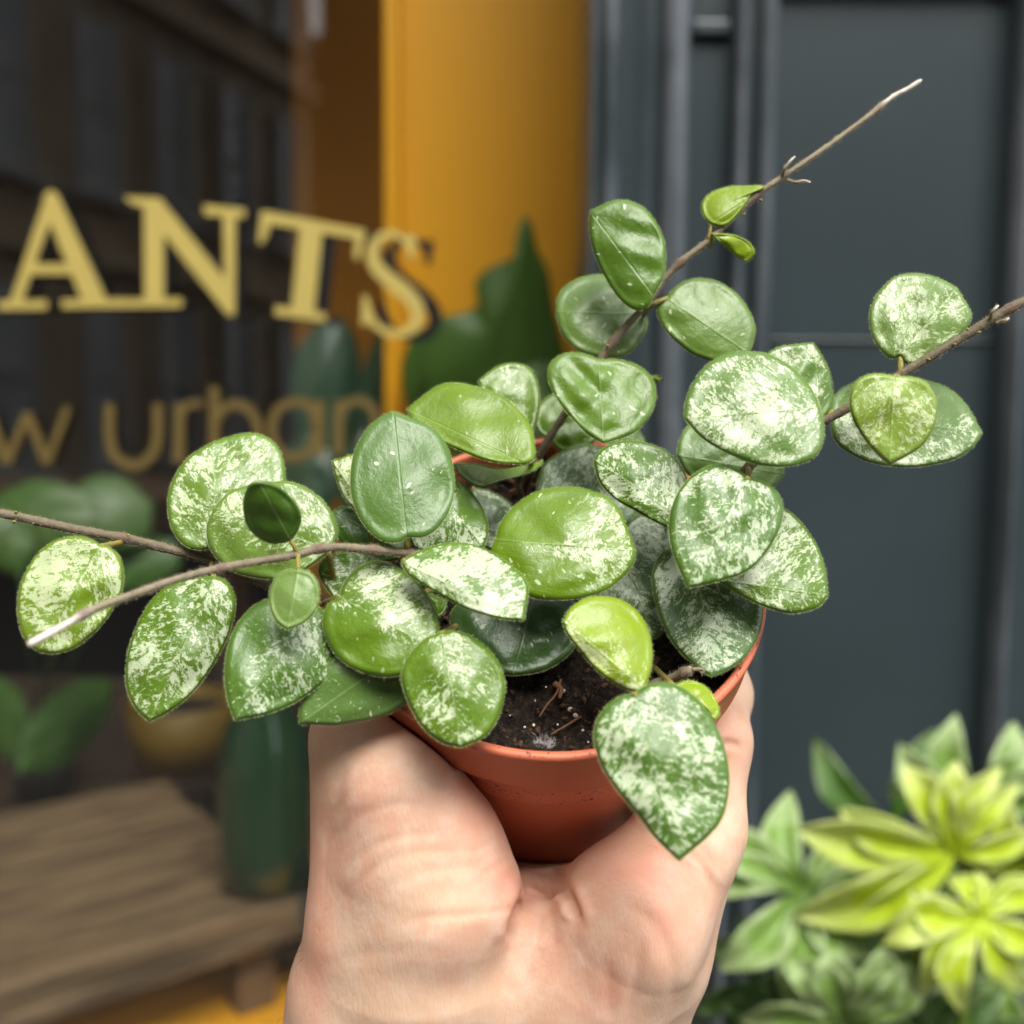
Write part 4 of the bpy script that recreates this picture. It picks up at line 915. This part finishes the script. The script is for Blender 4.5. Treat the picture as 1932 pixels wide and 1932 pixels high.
# id, frame, depth, up, right, dome, fold, amt, bx, by, bm, hue, dark, grey, dots, tip index, outline (base first, clockwise), petiole end or None, label
G = 0
LV = [
 # ---- left arm
 ('L1', 1, 19.4, .25, .10, .10, .06, 0.2, 0, 0, 0, .42, 0, .05, 0, 9, [(548, 872), (600, 884), (655, 950), (672, 1040), (655, 1140), (600, 1240), (520, 1340), (410, 1425), (300, 1462), (205, 1450), (140, 1390), (102, 1290), (96, 1180), (118, 1070), (180, 950), (270, 865), (370, 828), (470, 832)], (228, 1024, 20.5), None),
 ('L2', 1, 19.6, .30, .05, .12, .10, 0.27, 0, 0, .1, .12, 0, 0, 0, 9, [(1170, 1040), (1235, 1070), (1275, 1150), (1276, 1240), (1240, 1370), (1180, 1490), (1100, 1610), (1010, 1710), (900, 1790), (812, 1834), (740, 1765), (692, 1660), (684, 1560), (700, 1440), (745, 1310), (820, 1180), (910, 1095), (1050, 1045)], (400, 1062, 21.), None),
 ('L3', 1, 21.1, .42, .12, .12, .05, 0.26, 0, 0, .1, .22, 0, .12, 0, 8, [(1170, 880), (1090, 898), (1000, 870), (940, 790), (914, 690), (918, 590), (955, 490), (1030, 390), (1160, 310), (1290, 270), (1390, 264), (1470, 295), (1525, 360), (1551, 460), (1545, 580), (1480, 720), (1340, 840)], (500, 1100, 21.4), None),
 ('L4', 1, 20.3, .30, .0, .10, .12, 0.17, .25, 0, 0, .25, 0, .34, 0, 9, [(1795, 905), (1700, 980), (1590, 1040), (1480, 1057), (1350, 1040), (1240, 1000), (1170, 930), (1130, 850), (1128, 760), (1165, 670), (1240, 590), (1360, 545), (1480, 528), (1590, 530), (1690, 575), (1770, 645), (1825, 735), (1838, 820)], (640, 1140, 21.6), None),
 ('L5', 1, 18.6, -.55, .25, .06, .08, -.42, 0, 0, .1, .10, .40, 0, 0, 6, [(1585, 845), (1622, 790), (1638, 715), (1605, 640), (1545, 575), (1480, 538), (1410, 524), (1355, 545), (1328, 610), (1324, 690), (1348, 770), (1400, 830), (1470, 862), (1535, 862)], (563, 1044, 19.1), 'small dark olive leaf seen from its underside'),
 ('L6', 1, 18.5, .30, -.1, .05, .05, -.15, 0, 0, .2, .35, 0, .75, 0, 6, [(1622, 1000), (1690, 1022), (1728, 1080), (1736, 1150), (1715, 1230), (1650, 1295), (1562, 1332), (1505, 1290), (1472, 1220), (1465, 1140), (1490, 1060), (1550, 1010)], (563, 1046, 19.1), 'small pale grey green leaf hanging from the near stem'),
 ('L7', 1, 19.0, .35, .25, .14, .12, 0.16, -.22, 0, 0, .02, .12, .10, 0, 9, [(1690, 1180), (1760, 1230), (1830, 1320), (1870, 1420), (1840, 1530), (1780, 1600), (1680, 1680), (1560, 1750), (1420, 1798), (1278, 1826), (1245, 1740), (1224, 1620), (1228, 1490), (1262, 1360), (1330, 1250), (1430, 1175), (1560, 1150)], (612, 1140, 21.6), None),
 ('L8', 0, 19.3, .10, .1, .08, .03, -.04, 0, 0, 0, .10, .10, .45, 1, 7, [(760, 1230), (785, 1270), (775, 1318), (742, 1342), (700, 1357), (640, 1368), (600, 1367), (565, 1366), (566, 1335), (590, 1280), (640, 1230), (700, 1205)], (740, 1180, 21.6), None),
 # ---- centre left
 ('L9', 2, 21.2, .3, -.3, .08, .12, 0.2, 0, 0, 0, .30, 0, 0, 0, 8, [(420, 760), (350, 715), (300, 660), (255, 600), (222, 520), (208, 470), (203, 440), (200, 425), (198, 412), (240, 400), (310, 378), (400, 400), (470, 480), (500, 620), (480, 720)], (700, 1060, 21.8), None),
 ('L10', 2, 19.9, .42, .03, .06, .05, -.62, 0, 0, 0, .02, .08, .30, 1, 8, [(602, 828), (690, 828), (765, 785), (825, 700), (858, 600), (858, 490), (832, 360), (740, 235), (528, 142), (450, 180), (375, 255), (318, 370), (298, 480), (302, 590), (335, 700), (400, 795), (480, 850), (560, 856)], (768, 1032, 19.7), 'rounded leaf with few white flecks'),
 ('L11', 2, 21.6, .75, -.05, .10, -.10, -.52, 0, -.12, 0, .34, 0, 0, .8, 8, [(1250, 432), (1296, 400), (1298, 310), (1275, 220), (1215, 140), (1120, 62), (1000, 12), (800, -6), (602, 130), (640, 205), (720, 260), (800, 315), (890, 355), (1000, 400), (1110, 425)], (1012, 868, 23.6), None),
 ('L12', 0, 23.0, .30, .1, .06, .05, 0.1, 0, 0, 0, .22, 0, .05, 0, 8, [(1000, 830), (1012, 800), (1018, 770), (1017, 735), (1008, 705), (992, 690), (965, 685), (935, 693), (902, 718), (925, 770), (960, 810)], (1012, 868, 23.8), None),
 ('L13', 2, 22.3, 1.5, .0, .0, .06, -.25, 0, 0, 0, .28, 0, .1, .5, 8, [(1345, 412), (1335, 440), (1250, 488), (1130, 520), (1060, 542), (1002, 553), (940, 530), (885, 488), (847, 432), (900, 424), (1000, 432), (1100, 452), (1190, 452), (1260, 432)], (1010, 880, 23.8), None),
 ('L14', 2, 21.6, .45, .2, .08, .10, 0.14, .35, 0, 0, .10, .05, 0, 0, 7, [(760, 560), (850, 500), (905, 535), (960, 590), (1010, 660), (1040, 740), (1044, 810), (1020, 885), (920, 900), (780, 905), (650, 890), (620, 800), (670, 660)], None, None),
 ('L15', 2, 23.1, .5, .1, .08, .06, 0.16, 0, 0, 0, 0, .65, .25, 0, 6, [(960, 560), (1040, 572), (1110, 605), (1175, 650), (1200, 720), (1150, 820), (1070, 900), (1000, 860), (940, 720)], None, None),
 ('L16', 2, 20.0, .55, -.12, .16, .04, 0.04, -.05, .22, .22, .28, 0, 0, .9, 8, [(1085, 842), (1105, 770), (1160, 690), (1240, 620), (1340, 572), (1470, 554), (1600, 575), (1740, 650), (1850, 900), (1838, 965), (1780, 1045), (1690, 1112), (1580, 1152), (1450, 1168), (1300, 1160), (1190, 1100), (1100, 1000), (1062, 900)], None, 'large central leaf with a white band along its middle'),
 ('L17', 2, 18.9, .65, .05, .10, .06, .34, 0, 0, 0, .10, 0, .05, 0, 8, [(572, 962), (640, 918), (740, 880), (850, 858), (960, 868), (1060, 910), (1160, 975), (1262, 1090), (1240, 1282), (1120, 1272), (1010, 1245), (900, 1205), (800, 1150), (700, 1090), (610, 1030)], (790, 1046, 19.7), 'leaf almost wholly splashed white'),
 ('L18', 2, 19.2, .50, -.05, .14, .08, 0.08, -.42, 0, .1, .20, 0, .05, .5, 8, [(236, 1155), (262, 1080), (320, 1010), (400, 965), (490, 960), (580, 1008), (670, 1085), (765, 1250), (796, 1462), (730, 1520), (640, 1562), (530, 1586), (420, 1580), (310, 1540), (220, 1470), (165, 1380), (147, 1280), (170, 1200)], (600, 1140, 21.8), None),
 ('L19', 2, 18.5, .35, .05, .12, .08, 0.12, 0, 0, .15, .20, .06, 0, .6, 9, [(792, 1345), (860, 1336), (950, 1368), (1040, 1432), (1105, 1520), (1136, 1620), (1128, 1720), (1090, 1830), (1020, 1920), (900, 1972), (800, 1950), (710, 1885), (640, 1785), (590, 1670), (575, 1570), (620, 1470), (700, 1385)], None, None),
 ('L20', 2, 20.7, .60, .0, .20, .0, -.75, 0, 0, 0, 0, .72, .08, .7, 8, [(1300, 1120), (1420, 1130), (1520, 1180), (1560, 1290), (1530, 1400), (1470, 1480), (1380, 1540), (1290, 1568), (1180, 1580), (1060, 1560), (920, 1480), (850, 1350), (850, 1230), (950, 1150), (1130, 1110)], None, 'broad plain dark green leaf lying low over the soil'),
 ('L21', 2, 18.8, .40, .1, .12, .14, 0.16, -.45, 0, 0, .80, 0, 0, .3, 9, [(1895, 1655), (1860, 1672), (1780, 1650), (1700, 1602), (1620, 1535), (1560, 1465), (1500, 1390), (1468, 1340), (1458, 1310), (1450, 1285), (1490, 1220), (1560, 1168), (1660, 1150), (1760, 1168), (1850, 1225), (1908, 1310), (1938, 1420), (1934, 1540)], (1226, 1308, 19.), 'yellow green young leaf with a white lower half'),
 ('L22', 2, 20.9, .35, .1, .06, .05, 0.16, 0, 0, 0, .10, .05, 0, 0, 6, [(400, 930), (480, 980), (440, 1080), (360, 1150), (260, 1160), (225, 1158), (203, 1156), (155, 1090), (122, 1005), (170, 935), (290, 905)], (640, 1140, 21.8), None),
 ('L23', 2, 21.6, .35, .0, .10, .05, -.60, 0, 0, 0, 0, .30, .05, .5, 6, [(620, 930), (520, 960), (400, 950), (290, 900), (220, 820), (190, 740), (205, 685), (262, 662), (360, 690), (480, 740), (580, 820)], None, None),
 ('L25', 2, 21.6, .3, .1, .04, .05, -.5, 0, 0, 0, .15, .05, 0, 0, 4, [(700, 1120), (800, 1160), (822, 1200), (805, 1240), (778, 1266), (740, 1200)], None, None),
 # ---- top arm
 ('L26', 3, 22.3, .15, -.18, .10, .06, -.50, 0, 0, 0, .08, .05, .06, 1, 7, [(818, 800), (872, 700), (886, 600), (872, 490), (820, 385), (745, 310), (620, 282), (473, 342), (470, 430), (482, 520), (515, 620), (565, 720), (625, 810), (690, 868), (745, 882), (795, 855)], (1215, 575, 22.7), None),
 ('L27', 3, 23.4, .45, -.05, .16, .05, -.50, 0, 0, 0, .16, 0, .50, .8, 9, [(775, 905), (786, 965), (755, 1040), (700, 1105), (630, 1140), (560, 1146), (470, 1122), (380, 1080), (315, 1000), (286, 890), (300, 800), (360, 735), (450, 697), (560, 690), (670, 740), (740, 820)], (1222, 580, 22.8), None),
 ('L28', 3, 22.5, .22, .0, .10, .04, -.58, 0, 0, 0, .18, .0, .36, 1, 8, [(888, 815), (930, 765), (1000, 720), (1080, 708), (1165, 724), (1240, 768), (1310, 840), (1372, 975), (1340, 1120), (1250, 1180), (1140, 1160), (1040, 1125), (950, 1060), (885, 990), (842, 910), (845, 850)], (1225, 576, 22.6), None),
 ('L29', 3, 21.9, .45, .05, .02, .12, -.56, 0, 0, 0, .14, 0, .10, .8, 8, [(520, 1150), (620, 1150), (725, 1178), (795, 1235), (830, 1310), (822, 1400), (780, 1480), (700, 1555), (545, 1606), (465, 1560), (395, 1490), (325, 1410), (265, 1310), (243, 1230), (262, 1165), (330, 1118), (430, 1116)], (1100, 735, 23.0), 'heart shaped leaf with few white flecks crossing the upper stem'),
 ('L30', 3, 19.6, .45, -.1, .14, .03, 0.25, .12, 0, 0, .10, 0, .38, 0, 9, [(1722, 1410), (1746, 1510), (1738, 1600), (1695, 1680), (1610, 1720), (1500, 1733), (1380, 1720), (1230, 1665), (1085, 1580), (985, 1470), (995, 1370), (1040, 1265), (1115, 1175), (1215, 1122), (1320, 1108), (1430, 1118), (1540, 1172), (1630, 1250), (1690, 1330)], (1490, 824, 20.9), 'large round silvery leaf'),
 ('L31', 3, 21.2, .25, .25, .06, .06, 0.25, 0, 0, 0, .12, 0, .25, 0, 8, [(1735, 1490), (1640, 1500), (1540, 1440), (1450, 1330), (1420, 1220), (1430, 1130), (1500, 1082), (1590, 1068), (1686, 1058), (1740, 1140), (1776, 1220), (1792, 1320), (1788, 1410)], (1560, 792, 20.8), None),
 ('L32', 3, 21.9, .35, .0, .10, .05, -.40, 0, 0, 0, .10, 0, .48, .6, 8, [(1340, 1740), (1440, 1700), (1526, 1740), (1512, 1800), (1440, 1855), (1300, 1880), (1150, 1850), (1010, 1780), (945, 1670), (958, 1590), (1010, 1508), (1120, 1490), (1250, 1560)], (1410, 890, 21.4), None),
 ('L33', 3, 23.9, .35, .1, .10, .05, -.55, 0, 0, 0, .14, .05, .10, .8, 7, [(262, 1592), (300, 1640), (380, 1652), (460, 1622), (520, 1570), (530, 1480), (480, 1400), (380, 1340), (280, 1335), (220, 1370), (175, 1430), (168, 1500), (205, 1560)], (1030, 850, 23.9), None),
 ('L36', 3, 23.9, .5, .1, .05, .05, -.30, 0, 0, 0, .10, .0, .55, .5, 4, [(640, 1680), (600, 1600), (650, 1530), (715, 1500), (772, 1590), (760, 1640), (700, 1690)], None, None),
 ('L37b', 3, 23.2, .1, .3, .0, .05, -.5, 0, 0, 0, .5, .0, .0, 0, 3, [(800, 1250), (820, 1236), (850, 1240), (874, 1258), (850, 1272), (820, 1270)], None, 'tiny young leaf tip'),
 ('L46', 3, 22.5, .25, -.2, .06, .10, -.60, 0, 0, 0, .66, 0, .0, 0, 9, [(1128, 412), (1180, 426), (1225, 412), (1270, 370), (1310, 320), (1345, 262), (1372, 232), (1398, 220), (1414, 218), (1426, 214), (1400, 203), (1330, 205), (1240, 207), (1160, 228), (1100, 268), (1078, 315), (1092, 370)], (1334, 460, 22.6), 'small folded lime green leaf high on the upper stem'),
 ('L47', 3, 22.4, -.5, .1, .04, .06, -.55, 0, 0, .1, .85, 0, .0, 0, 6, [(1132, 465), (1180, 466), (1240, 470), (1300, 490), (1350, 525), (1368, 575), (1328, 620), (1280, 598), (1220, 545), (1170, 505)], (1340, 466, 22.6), 'small bright lime leaf below the upper stem'),
 # ---- right side
 ('L34', 4, 20.6, .45, -.2, .08, .12, 0.22, 0, 0, 0, .08, .10, 0, 0, 9, [(640, 560), (600, 615), (548, 604), (470, 565), (390, 520), (310, 475), (245, 420), (200, 360), (178, 290), (172, 245), (215, 190), (290, 152), (390, 144), (490, 165), (580, 208), (645, 280), (690, 380), (690, 470)], None, None),
 ('L35', 2, 23.0, .55, .0, .10, .05, 0.25, 0, 0, 0, 0, .45, .55, 0, 7, [(1300, 620), (1310, 540), (1340, 450), (1400, 390), (1490, 345), (1600, 325), (1720, 380), (1850, 520), (1860, 690), (1800, 760), (1650, 740), (1450, 690)], None, None),
 ('L37', 4, 19.0, .45, .0, .10, .14, 0.24, 0, 0, 0, .02, .10, .12, 0, 9, [(1010, 345), (1095, 366), (1160, 412), (1196, 480), (1198, 560), (1165, 660), (1095, 770), (1000, 855), (860, 905), (682, 945), (640, 850), (598, 740), (580, 620), (592, 520), (630, 425), (700, 338), (790, 284), (880, 273), (955, 305)], (1412, 884, 21.2), 'large heart shaped mottled leaf'),
 ('L38', 4, 20.0, .45, .15, .12, .12, 0.22, -.1, .1, 0, .16, .05, 0, 0, 9, [(850, 900), (840, 790), (900, 660), (1000, 560), (1120, 510), (1212, 514), (1300, 590), (1380, 705), (1430, 840), (1445, 985), (1400, 1042), (1320, 1072), (1230, 1080), (1120, 1052), (1020, 1010), (930, 958)], None, None),
 ('L39', 4, 20.3, .62, .1, .12, .14, 0.15, 0, 0, 0, .0, .32, .30, .6, 9, [(720, 700), (850, 720), (980, 800), (1062, 920), (1090, 1040), (1078, 1160), (1035, 1260), (970, 1345), (880, 1400), (812, 1426), (740, 1380), (660, 1310), (590, 1225), (535, 1110), (498, 980), (490, 870), (530, 770), (620, 710)], None, None),
 ('L40', 4, 21.6, .45, .1, .08, .10, 0.2, 0, 0, 0, 0, .62, .45, 0, 7, [(300, 700), (390, 560), (500, 545), (600, 640), (620, 850), (590, 1050), (560, 1170), (503, 1222), (420, 1160), (300, 1080), (180, 1010), (200, 850)], None, None),
 ('L41', 4, 19.2, .35, .1, .06, .10, 0.12, 0, 0, 0, .85, 0, .0, .5, 7, [(600, 1476), (680, 1446), (755, 1464), (812, 1512), (850, 1580), (856, 1625), (848, 1645), (832, 1664), (770, 1600), (690, 1540)], None, 'small yellow green leaf at the right rim of the pot'),
 ('L42', 5, 17.3, .35, .0, .16, .08, 0.25, 0, 0, 0, .02, .06, .16, 0, 9, [(1410, 95), (1470, 60), (1545, 54), (1620, 88), (1690, 160), (1742, 255), (1772, 365), (1775, 470), (1735, 600), (1587, 738), (1500, 655), (1430, 565), (1360, 480), (1295, 385), (1262, 290), (1265, 210), (1310, 140), (1365, 105)], (1226, 1306, 19.), 'largest leaf, hanging over the front rim with silvery splashes'),
 ('L43', 9, 20.7, .25, .05, .10, .04, 0.15, 0, 0, 0, .28, 0, .50, .3, 8, [(670, 855), (730, 915), (810, 915), (900, 860), (1040, 760), (1160, 690), (1240, 590), (1258, 490), (1140, 290), (1020, 225), (880, 185), (760, 178), (640, 205), (540, 290), (460, 400), (430, 540), (455, 690), (520, 800), (600, 870)], (1698, 706, 20.5), None),
 ('L44', 9, 19.7, .10, .0, .10, .05, 0.12, 0, 0, 0, .70, 0, .35, .2, 8, [(632, 1012), (760, 1022), (870, 1052), (940, 1120), (978, 1210), (980, 1320), (950, 1450), (840, 1600), (590, 1745), (480, 1640), (390, 1530), (310, 1400), (272, 1280), (275, 1150), (330, 1050), (440, 998), (540, 998)], (1694, 712, 20.4), 'pale lime heart shaped leaf in front of the right stem'),
 ('L45', 9, 21.2, .45, .1, .10, .10, 0.12, .15, 0, 0, .10, .05, .45, .2, 9, [(105, 1300), (130, 1200), (200, 1125), (320, 1060), (480, 1020), (700, 1010), (900, 1050), (1080, 1120), (1230, 1260), (1352, 1482), (1270, 1600), (1130, 1690), (960, 1735), (760, 1758), (560, 1745), (380, 1700), (230, 1620), (150, 1540), (118, 1440)], (1560, 794, 20.8), None),
]
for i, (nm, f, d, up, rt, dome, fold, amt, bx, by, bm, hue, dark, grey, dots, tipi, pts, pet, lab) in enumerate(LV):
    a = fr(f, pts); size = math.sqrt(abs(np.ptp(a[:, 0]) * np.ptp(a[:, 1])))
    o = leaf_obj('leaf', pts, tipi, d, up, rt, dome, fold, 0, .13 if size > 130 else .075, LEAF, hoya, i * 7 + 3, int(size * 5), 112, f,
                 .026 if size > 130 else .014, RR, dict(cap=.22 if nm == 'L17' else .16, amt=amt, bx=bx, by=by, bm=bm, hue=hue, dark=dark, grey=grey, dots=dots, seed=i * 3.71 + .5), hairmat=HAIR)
    if lab: o['label'] = lab
    b0 = a[0]; cen = a.mean(0); s = d / 1932; rel = b0 - cen
    db = d + up * (-rel[1] * s) + rt * (rel[0] * s) + dome * .8 + .03
    st = np.array(cam_cm(b0[0] + (cen[0] - b0[0]) * .03, b0[1] + (cen[1] - b0[1]) * .03, db))
    if pet is None:
        gx, gy = b0 + (np.array([1060, 1090]) - b0) * .18; en = np.array(cam_cm(gx, gy, max(db + .8, soil_depth(gx, gy, -.7))))
        r_ = .06
    else: en = np.array(cam_cm(*pet)); r_ = .055 if size > 130 else .04
    midp = (st + en) / 2 + np.array([0, 0, .04])
    V, F = tube(C2W(crom([st, midp, en], 10)), np.linspace(r_, r_ * 1.15, 10) * .01, 8); mesh('petiole', V, F, PETI, o)
